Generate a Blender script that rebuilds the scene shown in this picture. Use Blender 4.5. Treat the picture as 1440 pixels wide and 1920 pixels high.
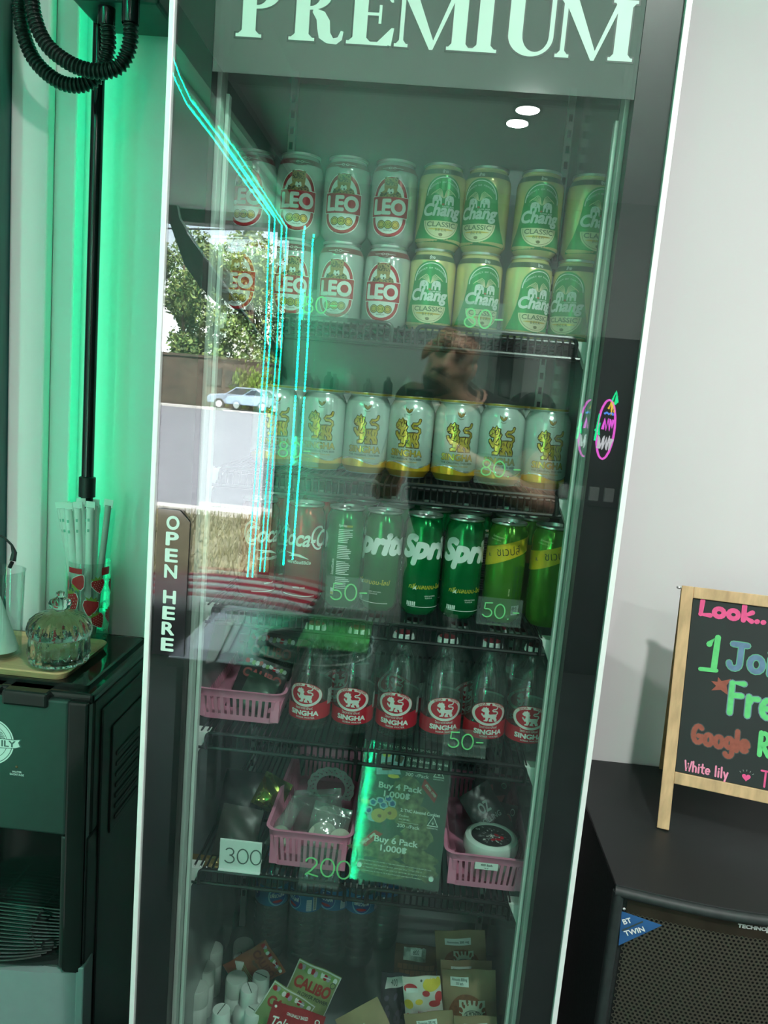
import bpy, bmesh, math, random
from mathutils import Vector, Matrix
from mathutils.geometry import tessellate_polygon
random.seed(7)
PI = math.pi
for o in list(bpy.data.objects): bpy.data.objects.remove(o)
SC = bpy.context.scene
COL = SC.collection

# ------------------------------------------------------------------ camera
F = 1480.0                                     # focal length in pixels of the 1440x1920 frame
N = Vector((90, -222, F)).normalized()         # world +y (into the cooler) in camera axes (right, down, forward)
D = Vector((-854, 9920, F)); D = (D - N*D.dot(N)).normalized()   # world -z
R = D.cross(N)                                 # world +x
CAM = Vector((0, -1.0, 1.55))
cd = bpy.data.cameras.new('camera'); cam = bpy.data.objects.new('camera', cd); COL.objects.link(cam)
cd.sensor_fit = 'VERTICAL'; cd.sensor_height = 24; cd.lens = F/1920*24; cd.clip_start = 0.01; cd.clip_end = 400
ax = [Vector((R[i], N[i], -D[i])) for i in range(3)]
m = Matrix.Identity(4)
for i in range(3):
    m[i][0] = ax[0][i]; m[i][1] = -ax[1][i]; m[i][2] = -ax[2][i]; m[i][3] = CAM[i]
cam.matrix_world = m
SC.camera = cam

# ------------------------------------------------------------------ world, sun, exposure
W = bpy.data.worlds.new('sky'); SC.world = W; W.use_nodes = True
nt = W.node_tree; nt.nodes.clear()
wo = nt.nodes.new('ShaderNodeOutputWorld'); bg = nt.nodes.new('ShaderNodeBackground')
sky = nt.nodes.new('ShaderNodeTexSky'); sky.sky_type = 'NISHITA'; sky.sun_disc = False
sky.sun_elevation = math.radians(58); sky.sun_rotation = math.radians(150); sky.air_density = 1.2; sky.dust_density = 2.5
tc = nt.nodes.new('ShaderNodeTexCoord'); nz = nt.nodes.new('ShaderNodeTexNoise'); nz.inputs['Scale'].default_value = 3.5
nz.inputs['Detail'].default_value = 6
cr = nt.nodes.new('ShaderNodeValToRGB'); cr.color_ramp.elements[0].position = .42; cr.color_ramp.elements[1].position = .62
mx = nt.nodes.new('ShaderNodeMixRGB'); mx.inputs[2].default_value = (13, 13.5, 14, 1)
nt.links.new(tc.outputs['Generated'], nz.inputs['Vector']); nt.links.new(nz.outputs['Fac'], cr.inputs['Fac'])
nt.links.new(cr.outputs['Color'], mx.inputs[0]); nt.links.new(sky.outputs['Color'], mx.inputs[1])
nt.links.new(mx.outputs['Color'], bg.inputs['Color']); nt.links.new(bg.outputs['Background'], wo.inputs['Surface'])
bg.inputs['Strength'].default_value = 0.95
sd = bpy.data.lights.new('sun', 'SUN'); sd.energy = 48; sd.angle = math.radians(0.6); sd.color = (1, .96, .9)
so = bpy.data.objects.new('sun', sd); COL.objects.link(so); so.rotation_euler = (math.radians(-38), math.radians(12), 0)
pd = bpy.data.lights.new('window_portal', 'AREA'); pd.shape = 'RECTANGLE'; pd.size = 3.4; pd.size_y = 2.4; pd.cycles.is_portal = True
po = bpy.data.objects.new('window_portal', pd); COL.objects.link(po); po.location = (-2.75, -4.12, 1.3); po.rotation_euler = (-PI/2, 0, PI)
SC.view_settings.view_transform = 'Standard'; SC.view_settings.look = 'None'
SC.cycles.transparent_max_bounces = 48; SC.cycles.max_bounces = 10; SC.cycles.diffuse_bounces = 4; SC.cycles.glossy_bounces = 6; SC.cycles.sample_clamp_indirect = 6; SC.cycles.caustics_reflective = False
SC.view_settings.exposure = 0.45; SC.view_settings.gamma = 1.0; SC.view_settings.use_curve_mapping = False

# ------------------------------------------------------------------ coordinates
def ray(u, v):
    p = Vector((u-720, v-960, F)); return Vector((p.dot(R), p.dot(N), -p.dot(D)))
def P(u, v, y):   r = ray(u, v); return CAM + r*((y-CAM.y)/r.y)
def PZ(u, v, z):  r = ray(u, v); return CAM + r*((z-CAM.z)/r.z)
def PX(u, v, x):  r = ray(u, v); return CAM + r*((x-CAM.x)/r.x)
def M(u, v, dist): q = P(u, v, dist); q.y = -q.y; return q      # a thing behind the viewer that the door mirrors
def plane_px(O, ex, ey):
    nrm = ex.cross(ey)
    def g(u, v):
        r = ray(u, v); t = (O-CAM).dot(nrm)/r.dot(nrm); q = CAM + r*t - O
        return q.dot(ex), q.dot(ey)
    return g

# ------------------------------------------------------------------ materials
MATS = {}
def mat(name, col, rough=.5, metal=0., noise=0., nscale=40., bump=0., bscale=200., emit=0., spec=.5, stretch=None, trans=0., ior=1.45, coat=0.):
    if name in MATS: return MATS[name]
    m = bpy.data.materials.new(name); m.use_nodes = True; t = m.node_tree; b = t.nodes['Principled BSDF']
    c = (*col, 1) if len(col) == 3 else col
    b.inputs['Base Color'].default_value = c; b.inputs['Roughness'].default_value = rough; b.inputs['Metallic'].default_value = metal
    b.inputs['Specular IOR Level'].default_value = spec; b.inputs['Transmission Weight'].default_value = trans; b.inputs['IOR'].default_value = ior
    b.inputs['Coat Weight'].default_value = coat
    tcn = None
    if noise or bump:
        tcn = t.nodes.new('ShaderNodeTexCoord'); src = tcn.outputs['Object']
        if stretch:
            mp = t.nodes.new('ShaderNodeMapping'); mp.inputs['Scale'].default_value = stretch; t.links.new(src, mp.inputs['Vector']); src = mp.outputs['Vector']
    if noise:
        n = t.nodes.new('ShaderNodeTexNoise'); n.inputs['Scale'].default_value = nscale; n.inputs['Detail'].default_value = 5
        t.links.new(src, n.inputs['Vector'])
        r = t.nodes.new('ShaderNodeValToRGB'); r.color_ramp.elements[0].position = .3; r.color_ramp.elements[1].position = .7
        r.color_ramp.elements[0].color = tuple(max(0, x*(1-noise)) for x in c[:3])+(1,)
        r.color_ramp.elements[1].color = tuple(min(1, x*(1+noise)) for x in c[:3])+(1,)
        t.links.new(n.outputs['Fac'], r.inputs['Fac']); t.links.new(r.outputs['Color'], b.inputs['Base Color'])
    if bump:
        n2 = t.nodes.new('ShaderNodeTexNoise'); n2.inputs['Scale'].default_value = bscale; t.links.new(src, n2.inputs['Vector'])
        bp = t.nodes.new('ShaderNodeBump'); bp.inputs['Strength'].default_value = bump; bp.inputs['Distance'].default_value = .002
        t.links.new(n2.outputs['Fac'], bp.inputs['Height']); t.links.new(bp.outputs['Normal'], b.inputs['Normal'])
    if emit:
        b.inputs['Emission Color'].default_value = c; b.inputs['Emission Strength'].default_value = emit
    MATS[name] = m; return m
def thin(name, tint, base=.05, edge=.6, rough=0., film=0., filmcol=(.5,.5,.5), bump=0., bscale=60.):
    """clear sheet: transmits with a tint, mirrors by a Schlick curve, optional milky film"""
    if name in MATS: return MATS[name]
    m = bpy.data.materials.new(name); m.use_nodes = True; t = m.node_tree; t.nodes.clear()
    out = t.nodes.new('ShaderNodeOutputMaterial'); tr = t.nodes.new('ShaderNodeBsdfTransparent'); tr.inputs[0].default_value = (*tint, 1)
    gl = t.nodes.new('ShaderNodeBsdfGlossy'); gl.inputs['Roughness'].default_value = rough; gl.inputs['Color'].default_value = (1, 1, 1, 1)
    lw = t.nodes.new('ShaderNodeLayerWeight'); lw.inputs['Blend'].default_value = .5
    pw = t.nodes.new('ShaderNodeMath'); pw.operation = 'POWER'; pw.inputs[1].default_value = 5
    ma = t.nodes.new('ShaderNodeMath'); ma.operation = 'MULTIPLY_ADD'; ma.inputs[1].default_value = edge; ma.inputs[2].default_value = base
    t.links.new(lw.outputs['Facing'], pw.inputs[0]); t.links.new(pw.outputs[0], ma.inputs[0])
    if bump:
        tcn = t.nodes.new('ShaderNodeTexCoord'); n2 = t.nodes.new('ShaderNodeTexNoise'); n2.inputs['Scale'].default_value = bscale
        t.links.new(tcn.outputs['Object'], n2.inputs['Vector'])
        bp = t.nodes.new('ShaderNodeBump'); bp.inputs['Strength'].default_value = bump; bp.inputs['Distance'].default_value = .003
        t.links.new(n2.outputs['Fac'], bp.inputs['Height']); t.links.new(bp.outputs['Normal'], gl.inputs['Normal'])
    body = tr
    if film:
        df = t.nodes.new('ShaderNodeBsdfDiffuse'); df.inputs[0].default_value = (*filmcol, 1)
        fm = t.nodes.new('ShaderNodeMixShader'); fm.inputs[0].default_value = film
        t.links.new(tr.outputs[0], fm.inputs[1]); t.links.new(df.outputs[0], fm.inputs[2]); body = fm
    mxs = t.nodes.new('ShaderNodeMixShader'); t.links.new(ma.outputs[0], mxs.inputs[0])
    t.links.new(body.outputs[0], mxs.inputs[1]); t.links.new(gl.outputs[0], mxs.inputs[2])
    t.links.new(mxs.outputs[0], out.inputs['Surface']); MATS[name] = m; return m
def emis(name, col, s, dots=0.):
    if name in MATS: return MATS[name]
    m = bpy.data.materials.new(name); m.use_nodes = True; t = m.node_tree; t.nodes.clear()
    out = t.nodes.new('ShaderNodeOutputMaterial'); e = t.nodes.new('ShaderNodeEmission'); e.inputs[0].default_value = (*col, 1); e.inputs[1].default_value = s
    t.links.new(e.outputs[0], out.inputs['Surface'])
    MATS[name] = m; return m

# ------------------------------------------------------------------ mesh helpers
class MB:
    def __init__(s): s.v = []; s.f = []; s.m = []
    def add(s, vs, fs, mi=0):
        b = len(s.v); s.v += [tuple(x) for x in vs]; s.f += [tuple(b+i for i in f) for f in fs]; s.m += [mi]*len(fs); return s
    def box(s, x0, x1, y0, y1, z0, z1, mi=0):
        return s.add([(x0,y0,z0),(x1,y0,z0),(x1,y1,z0),(x0,y1,z0),(x0,y0,z1),(x1,y0,z1),(x1,y1,z1),(x0,y1,z1)],
              [(0,3,2,1),(4,5,6,7),(0,1,5,4),(1,2,6,5),(2,3,7,6),(3,0,4,7)], mi)
    def obox(s, c, ex, ey, ez, mi=0):      # centre and half-axes
        c = Vector(c); vs = [c+ex*a+ey*b+ez*d for d in (-1,1) for a, b in ((-1,-1),(1,-1),(1,1),(-1,1))]
        return s.add(vs, [(0,3,2,1),(4,5,6,7),(0,1,5,4),(1,2,6,5),(2,3,7,6),(3,0,4,7)], mi)
    def lathe(s, prof, n=32, mi=0, ox=0, oy=0, oz=0, sx=1, sy=1):
        k = len(prof); vs = [(ox+r*math.sin(2*PI*i/n)*sx, oy-r*math.cos(2*PI*i/n)*sy, oz+z) for i in range(n) for r, z in prof]
        fs = [(i*k+j, ((i+1) % n)*k+j, ((i+1) % n)*k+j+1, i*k+j+1) for i in range(n) for j in range(k-1)]
        return s.add(vs, fs, mi)
    def tube(s, pts, r, n=8, mi=0, closed=False, caps=True):
        pts = [Vector(p) for p in pts]; L = len(pts); rs = r if isinstance(r, (list, tuple)) else [r]*L
        prev = None; vs = []
        for i, p in enumerate(pts):
            a = pts[(i-1) % L] if (i > 0 or closed) else p; b = pts[(i+1) % L] if (i < L-1 or closed) else p
            t = (b-a).normalized()
            if prev is None:
                q = Vector((0,0,1)) if abs(t.z) < .9 else Vector((1,0,0)); u = t.cross(q).normalized()
            else:
                u = (prev - t*prev.dot(t)).normalized()
            prev = u; w = t.cross(u)
            vs += [p+(u*math.cos(2*PI*k/n)+w*math.sin(2*PI*k/n))*rs[i] for k in range(n)]
        fs = []
        for i in range(L if closed else L-1):
            j = (i+1) % L
            fs += [(i*n+k, i*n+(k+1) % n, j*n+(k+1) % n, j*n+k) for k in range(n)]
        if caps and not closed:
            fs += [tuple(range(n-1, -1, -1)), tuple((L-1)*n+k for k in range(n))]
        return s.add(vs, fs, mi)
    def prism(s, poly, fn, d, mi=0):       # polygon (a,b) through fn(a,b,c) from c=0 to c=d
        k = len(poly); vs = [fn(a, b, 0) for a, b in poly]+[fn(a, b, d) for a, b in poly]
        tris = tessellate_polygon([[Vector((a, b, 0)) for a, b in poly]])
        fs = [tuple(t) for t in tris]+[tuple(k+i for i in reversed(t)) for t in tris]+[(i, (i+1) % k, k+(i+1) % k, k+i) for i in range(k)]
        return s.add(vs, fs, mi)
    def sphere(s, c, rx, ry, rz, n=16, k=10, mi=0):
        prof = [(math.sin(PI*j/k), -math.cos(PI*j/k)) for j in range(k+1)]
        vs = [(c[0]+rx*r*math.cos(2*PI*i/n), c[1]+ry*r*math.sin(2*PI*i/n), c[2]+rz*z) for i in range(n) for r, z in prof]
        fs = [(i*(k+1)+j, ((i+1) % n)*(k+1)+j, ((i+1) % n)*(k+1)+j+1, i*(k+1)+j+1) for i in range(n) for j in range(k)]
        return s.add(vs, fs, mi)
    def build(s, name, mats, parent=None, smooth=False, bevel=0, loc=None):
        me = bpy.data.meshes.new(name); me.from_pydata(s.v, [], s.f)
        mats = mats if isinstance(mats, (list, tuple)) else [mats]
        for x in mats: me.materials.append(x)
        me.polygons.foreach_set('material_index', s.m)
        bm = bmesh.new(); bm.from_mesh(me); bmesh.ops.remove_doubles(bm, verts=bm.verts, dist=1e-6)
        bmesh.ops.dissolve_degenerate(bm, dist=1e-7, edges=bm.edges)
        bmesh.ops.recalc_face_normals(bm, faces=bm.faces)
        if bevel:
            es = [e for e in bm.edges if len(e.link_faces) == 2 and e.calc_face_angle(0) > .6]
            bmesh.ops.bevel(bm, geom=es, offset=bevel, segments=2, affect='EDGES', profile=.5)
        bm.to_mesh(me); bm.free()
        if smooth: shade(me, smooth if isinstance(smooth, float) else .7)
        me.update()
        return link(name, me, parent, loc)
def shade(me, ang=.7):
    me.polygons.foreach_set('use_smooth', [True]*len(me.polygons))
    try: me.set_sharp_from_angle(angle=ang)
    except Exception: pass
def link(name, data, parent=None, loc=None):
    o = bpy.data.objects.new(name, data); COL.objects.link(o)
    if parent: o.parent = parent
    if loc is not None: o.location = loc
    return o
def thing(name, label, cat, loc=(0,0,0), rz=0, group=None):
    o = bpy.data.objects.new(name, None); COL.objects.link(o); o.location = loc; o.rotation_euler = (0,0,rz); o.empty_display_size = .02
    return tag(o, label, cat, group)
def tag(o, label, cat, group=None, kind=None):
    if label: o['label'] = label
    if cat: o['category'] = cat
    if group: o['group'] = group
    if kind: o['kind'] = kind
    return o
def struct(o, label=None, cat=None):
    o['kind'] = 'structure'
    return tag(o, label, cat)
def copy_thing(root, label, loc, rot=(0,0,0), group=None):
    c = root.copy(); COL.objects.link(c); c.location = loc; c.rotation_euler = rot; c['label'] = label
    if group: c['group'] = group
    for ch in root.children:
        k = ch.copy(); COL.objects.link(k); k.parent = c
        for g in ch.children:
            q = g.copy(); COL.objects.link(q); q.parent = k
    return c

# ------------------------------------------------------------------ flat print: shapes, strokes and lettering
TXT = {}
def text_mesh(s, bold=0., shear=0., space=1.):
    key = (s, bold, shear, space)
    if key in TXT: return TXT[key]
    cu = bpy.data.curves.new('t', 'FONT'); cu.body = s; cu.size = 1; cu.offset = bold; cu.shear = shear; cu.space_character = space
    cu.resolution_u = 4; cu.fill_mode = 'FRONT' if hasattr(cu, 'fill_mode') else cu.fill_mode
    ob = bpy.data.objects.new('t', cu); COL.objects.link(ob); bpy.context.view_layer.update()
    me = ob.evaluated_get(bpy.context.evaluated_depsgraph_get()).to_mesh()
    me.calc_loop_triangles()
    vs = [(v.co.x, v.co.y) for v in me.vertices]; ts = [tuple(t.vertices) for t in me.loop_triangles]
    ob.to_mesh_clear(); bpy.data.objects.remove(ob); bpy.data.curves.remove(cu)
    TXT[key] = (vs, ts); return TXT[key]
def arc(cx, cy, rx, ry, a0, a1, n=10):
    return [(cx+rx*math.cos(math.radians(a0+(a1-a0)*i/n)), cy+ry*math.sin(math.radians(a0+(a1-a0)*i/n))) for i in range(n+1)]
# handwritten characters as strokes in a box of height 1 (lower case: x-height .62)
SF = {
 '0': (.62, [arc(.31,.5,.29,.48,100,470,16)]), '1': (.4, [[(.05,.75),(.25,1),(.22,0)]]),
 '2': (.62, [arc(.3,.74,.24,.24,170,-30,8)+[(.3,.3),(.08,.06),(.2,.12),(.6,.02)]]),
 '3': (.6, [arc(.28,.75,.22,.23,150,-80,8)+arc(.28,.27,.26,.26,85,-150,9)]),
 '4': (.62, [[(.4,1),(.05,.35),(.6,.38)],[(.42,.7),(.4,0)]]),
 '5': (.6, [[(.52,1),(.12,.96),(.1,.58)]+arc(.26,.3,.28,.28,110,-150,10)]),
 '6': (.6, [[(.45,1),(.2,.7),(.06,.35)]+arc(.3,.27,.25,.25,180,520,12)]),
 '8': (.6, [arc(.3,.74,.2,.22,-60,250,12)+arc(.3,.26,.25,.25,110,-250,12)]),
 '-': (.45, [[(.08,.5),(.4,.52)]]), '.': (.22, [[(.1,.03),(.13,.05)]]), ' ': (.35, []),
 'L': (.62, [[(.14,1),(.1,.06),(.58,.04)]]), 'o': (.62, [arc(.3,.3,.24,.28,90,450,14)]),
 'k': (.56, [[(.1,1),(.1,0)],[(.5,.6),(.12,.28),(.5,.0)]]), 'J': (.7, [[(.15,.97),(.7,.97)],[(.48,.97),(.46,.25)]+arc(.26,.22,.2,.2,0,-180,7)]),
 'i': (.26, [[(.12,.6),(.12,0)],[(.11,.82),(.14,.84)]]), 'n': (.56, [[(.1,.6),(.1,0)],[(.1,.4)]+arc(.28,.4,.18,.2,140,0,6)+[(.46,0)]]),
 'F': (.6, [[(.12,0),(.12,.98),(.56,1)],[(.12,.58),(.5,.6)]]), 'r': (.46, [[(.1,.62),(.1,0)],[(.1,.38),(.22,.56),(.44,.58)]]),
 'e': (.58, [[(.08,.32),(.5,.34)]+arc(.29,.32,.22,.28,5,310,12)]), 'G': (.7, [arc(.38,.5,.32,.46,50,330,12)+[(.66,.42),(.4,.42)]]),
 'g': (.58, [arc(.28,.34,.22,.26,20,380,12)+[(.5,.5),(.5,-.2)]+arc(.28,-.2,.22,.2,0,-160,7)]), 'l': (.24, [[(.1,1.05),(.12,0)]]),
 'R': (.62, [[(.1,0),(.1,1)]+arc(.24,.74,.26,.25,85,-90,8)+[(.2,.48),(.56,0)]]), 'W': (.8, [[(.04,1),(.2,0),(.4,.75),(.58,0),(.78,1)]]),
 'h': (.56, [[(.1,1.05),(.1,0)],[(.1,.38)]+arc(.28,.4,.18,.2,140,0,6)+[(.46,0)]]), 't': (.44, [[(.2,.95),(.2,.1),(.38,.02)],[(.02,.62),(.4,.64)]]),
 'y': (.54, [[(.06,.6),(.26,.08)],[(.48,.6),(.18,-.38)]]), 'T': (.7, [[(.04,.98),(.68,1)],[(.36,.98),(.34,0)]]),
}
class Dec:
    def __init__(s): s.v = []; s.t = []; s.m = []; s.mats = []; s.c = 0
    def _mi(s, mt):
        if mt not in s.mats: s.mats.append(mt)
        return s.mats.index(mt)
    def raw(s, pts, tris, mt, L):
        s.c = (s.c+1) % 61; L = L+.9*s.c/61; b = len(s.v); s.v += [(x, y, L) for x, y in pts]; i = s._mi(mt)
        for t in tris: s.t.append(tuple(b+k for k in t)); s.m.append(i)
    def poly(s, pts, mt, L=1, holes=()):
        loops = [[Vector((x, y, 0)) for x, y in lp] for lp in (pts, *holes)]
        s.raw([(p.x, p.y) for lp in loops for p in lp], tessellate_polygon(loops), mt, L)
    def rect(s, x0, x1, y0, y1, mt, L=1): s.raw([(x0,y0),(x1,y0),(x1,y1),(x0,y1)], [(0,1,2),(0,2,3)], mt, L)
    def ell(s, cx, cy, rx, ry, mt, L=1, n=28, a0=0, a1=360, rot=0):
        c, q = math.cos(rot), math.sin(rot)
        pts = [(rx*math.cos(math.radians(a0+(a1-a0)*i/n)), ry*math.sin(math.radians(a0+(a1-a0)*i/n))) for i in range(n+(0 if a1-a0 == 360 else 1))]
        s.poly([(cx+x*c-y*q, cy+x*q+y*c) for x, y in pts], mt, L)
    def ring(s, cx, cy, rx, ry, w, mt, L=1, n=36):
        a = arc(cx, cy, rx, ry, 0, 360, n)[:-1]; b = arc(cx, cy, rx-w, ry-w, 0, 360, n)[:-1]
        s.raw(a+b, [t for i in range(n) for t in ((i, (i+1) % n, n+(i+1) % n), (i, n+(i+1) % n, n+i))], mt, L)
    def stroke(s, pts, w, mt, L=1, cap=True):
        pts = [Vector(p) for p in pts]; k = len(pts); lf = []; rt = []
        for i, p in enumerate(pts):
            a = pts[max(0, i-1)]; b = pts[min(k-1, i+1)]; t = (b-a)
            t = t.normalized() if t.length > 1e-9 else Vector((1, 0)); nn = Vector((-t.y, t.x))
            lf.append(p+nn*w/2); rt.append(p-nn*w/2)
        s.raw([tuple(x) for x in lf+rt], [t for i in range(k-1) for t in ((i, k+i, k+i+1), (i, k+i+1, i+1))], mt, L)
        if cap:
            for p in (pts if k < 30 else (pts[0], pts[-1])): s.ell(p.x, p.y, w/2, w/2, mt, L, 8)
    def text(s, st, cx, cy, h, mt, L=1, bold=0., shear=0., width=None, space=1., rot=0., align='C', bend=None):
        rep = [(0, 0)]
        if bold > .024: rep += [(bold*.95*math.cos(t), bold*.95*math.sin(t)) for t in [PI/4*i for i in range(8)]]; bold = 0.
        vs, ts = text_mesh(st, bold, shear, space)
        if not vs: return
        x0 = min(v[0] for v in vs); x1 = max(v[0] for v in vs); k = h/.70; kx = width/(x1-x0) if width else k
        off = {'C': (x0+x1)/2, 'L': x0, 'R': x1}[align]; c, q = math.cos(rot), math.sin(rot)
        if len(rep) > 1:
            bw_ = rep[1][0]; x0 -= bw_; x1 += bw_; kx = width/(x1-x0) if width else k; off = {'C': (x0+x1)/2, 'L': x0, 'R': x1}[align]
        base_vs = vs
        for dx_, dy_ in rep:
          vs = [(x+dx_, y+dy_) for x, y in base_vs]
          if bend:                                   # lettering on an arc of radius bend around (cx, cy)
            pts = []
            for x, y in vs:
                a = (x-off)*kx/bend; rr = bend+(y*k); pts.append((cx+rr*math.sin(a), cy+rr*math.cos(a)))
          else:
            pts = [(cx+(x-off)*kx*c-y*k*q, cy+(x-off)*kx*q+y*k*c) for x, y in vs]
          s.raw(pts, ts, mt, L)
    def hand(s, st, x, y, h, w, mt, L=1, sx=1., rot=0., jit=0.):
        c, q = math.cos(rot), math.sin(rot); X = 0
        for ch in st:
            wd, lines = SF[ch]; dy = random.uniform(-jit, jit)*h
            for ln in lines:
                s.stroke([(x+((X+a*sx)*h)*c-(b*h+dy)*q, y+((X+a*sx)*h)*q+(b*h+dy)*c) for a, b in ln], w, mt, L)
            X += (wd+.08)*sx
        return X*h
    def merge(s, o, dx=0, dy=0, k=1., dL=0):
        b = len(s.v); s.v += [(x*k+dx, y*k+dy, L+dL) for x, y, L in o.v]
        for t, mi in zip(o.t, o.m): s.t.append(tuple(b+i for i in t)); s.m.append(s._mi(o.mats[mi]))
    def build(s, name, fn, parent=None, cut=0., eps=.00012, cuty=0.):
        bm = bmesh.new(); vv = [bm.verts.new(p) for p in s.v]
        for t, mi in zip(s.t, s.m):
            try: f = bm.faces.new([vv[i] for i in t]); f.material_index = mi
            except ValueError: pass
        for step, nrm, k in ((cut, (1,0,0), 0), (cuty, (0,1,0), 1)):
            if step:
                a = min(p[k] for p in s.v); b = max(p[k] for p in s.v); c = a+step
                while c < b:
                    bmesh.ops.bisect_plane(bm, geom=bm.verts[:]+bm.edges[:]+bm.faces[:], plane_co=Vector(nrm)*c, plane_no=nrm); c += step
        for v in bm.verts: v.co = fn(v.co.x, v.co.y, v.co.z*eps)
        me = bpy.data.meshes.new(name); bm.to_mesh(me); bm.free()
        for x in s.mats: me.materials.append(x)
        return link(name, me, parent)
def on_cyl(rz):          # wraps print round a turned body, rz(z) -> radius; front faces -y
    def fn(x, y, l):
        r0 = rz(y); a = x/rz.ref; r = r0+l; return Vector((r*math.sin(a), -r*math.cos(a), y))
    return fn
class RZ:
    def __init__(s, prof, ref): s.p = sorted([(z, r) for r, z in prof]); s.ref = ref
    def __call__(s, z):
        p = s.p
        for (z0, r0), (z1, r1) in zip(p, p[1:]):
            if z0 <= z <= z1 and z1 > z0: return r0+(r1-r0)*(z-z0)/(z1-z0)
        return s.ref
def flat_xz(x0, y0, z0):  # print that faces -y
    return lambda x, y, l: Vector((x0+x, y0-l, z0+y))
ORD = ['first', 'second', 'third', 'fourth', 'fifth', 'sixth', 'seventh', 'eighth']
# ------------------------------------------------------------------ shared materials
black_plastic = mat('black plastic', (.012,.013,.014), .42, noise=.15, nscale=30)
black_gloss = mat('glossy black plastic', (.008,.009,.01), .12, spec=.6, noise=.1, nscale=20)
wire_black = mat('black coated wire', (.01,.012,.013), .3, noise=.1)
white_wall = mat('white wall paint', (.73,.73,.735), .75, noise=.015, nscale=3, bump=.03, bscale=90)
white_plastic = mat('white plastic', (.8,.82,.8), .4, noise=.03)
alu = mat('brushed aluminium', (.78,.8,.8), .3, .7, noise=.05, stretch=(200,200,4))
steel_lid = mat('bare can aluminium', (.72,.73,.72), .28, .95, noise=.05)
red = mat('red ink', (.55,.012,.03), .18, .2, noise=.05); white = mat('white ink', (.80,.82,.80), .3, noise=.03)
clear = thin('clear acrylic', (.93,.97,.95), .05, .6, .03, film=.07, filmcol=(.6,.66,.64))
LED = emis('green led', (.0,1.,.47), 75.)
LEDW = emis('green led at the wall', (.0,1.,.40), 5.5)

WY = .64
# ------------------------------------------------------------------ room shell
b = MB(); b.box(-4.6, 2.6, WY, WY+.12, 0, 2.85); struct(b.build('wall_front', white_wall))
b = MB(); b.box(-4.6, 2.6, -4.3, WY, -.1, 0); struct(b.build('floor', mat('dark grey floor', (.04,.045,.045), .6, noise=.25, nscale=6, spec=.15)))
b = MB(); b.box(-1.0, 2.6, -4.3, WY, 2.8, 2.9); struct(b.build('ceiling', white_wall))
b = MB(); b.box(-4.6, -1.0, -4.3, -.2, 2.58, 2.9); struct(b.build('trim_1', mat('soffit paint', (.72,.7,.72), .8, noise=.02, nscale=3)))
b = MB(); b.box(-4.6, -1.0, -.2, WY, 2.58, 2.9); struct(b.build('trim_2', white_wall))
b = MB(); b.box(2.5, 2.6, -4.3, WY, 0, 2.85); struct(b.build('wall_right', white_wall))
b = MB(); b.box(-4.6, -4.5, -4.3, -1.5, 0, 2.85); struct(b.build('wall_left', white_wall))
b = MB(); b.box(-1.36, -1.26, -2.5, WY, 0, 2.58); struct(b.build('added_light_screen', white_wall))  # unseen partition added to keep window daylight off the wall left of the cooler
b = MB(); b.box(-4.5, -1.36, -2.5, -2.4, 0, 2.58); struct(b.build('wall_left_return', white_wall))
b = MB(); b.box(-.98, 2.6, -4.3, -4.15, 0, 2.85); struct(b.build('wall_back', mat('grey shop wall', (.5,.52,.51), .75, noise=.03, nscale=4)))
frame = mat('black window frame', (.012,.013,.014), .4, noise=.1)
b = MB(); b.box(-4.5, -.98, -4.3, -4.18, 2.50, 2.58); b.box(-1.06, -.98, -4.3, -4.12, 0, 2.5); b.box(-4.5, -.98, -4.3, -4.18, 0, .12)
struct(b.build('window_1', frame, bevel=.006))
# swooping black rail with a pale edge across the shop window
sw = [(308,345),(330,362),(338,410),(352,440),(380,478),(420,535),(470,605),(535,690),(537,712),(490,655),(440,590),(402,565),(372,535),(345,495),(322,430),(308,385)]
def Mz(u, v, dd): q = M(u, v, dd); return q
b = MB(); pts = [M(u, v, 4.11) for u, v in sw]
b.prism([(p.x, p.z) for p in pts], lambda a, c, d: Vector((a, -4.11-d, c)), .03)
rail = b.build('curved_window_rail', frame)
tag(rail, 'black swooping rail across the shop window, mirrored at the left of the glass', 'rail')
b = MB(); b.tube([M(u, v, 4.10) for u, v in ((328,362),(338,410),(380,476),(420,532),(480,618))], .006, 6)
b.build('pale_edge', mat('pale rail edge', (.7,.72,.74), .4, noise=.03), rail)
# beam along the soffit edge
b = MB(); b.box(-1.0, -.93, -4.15, -.9, 2.60, 2.72)
struct(b.build('trim_3', black_plastic))
# white pilaster and dark jamb left of the cooler
xa = P(18, 600, .58).x; xb = P(86, 600, .58).x; xc = P(136, 600, .60).x
b = MB(); b.box(xa, xb, .575, WY, 0, 2.58); struct(b.build('trim_4', white_wall, bevel=.004))
b = MB(); b.box(xb, xc, .60, WY, 0, 2.58); struct(b.build('trim_5', white_wall, bevel=.004))
b = MB(); b.box(xa-.16, xa, .50, WY, 0, 2.58); b.box(xa-.14, xa-.012, .49, .50, .02, 2.5)
struct(b.build('door_1', mat('dark green door', (.01,.085,.072), .35, noise=.2, nscale=8, stretch=(8,8,1)), bevel=.004))

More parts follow.
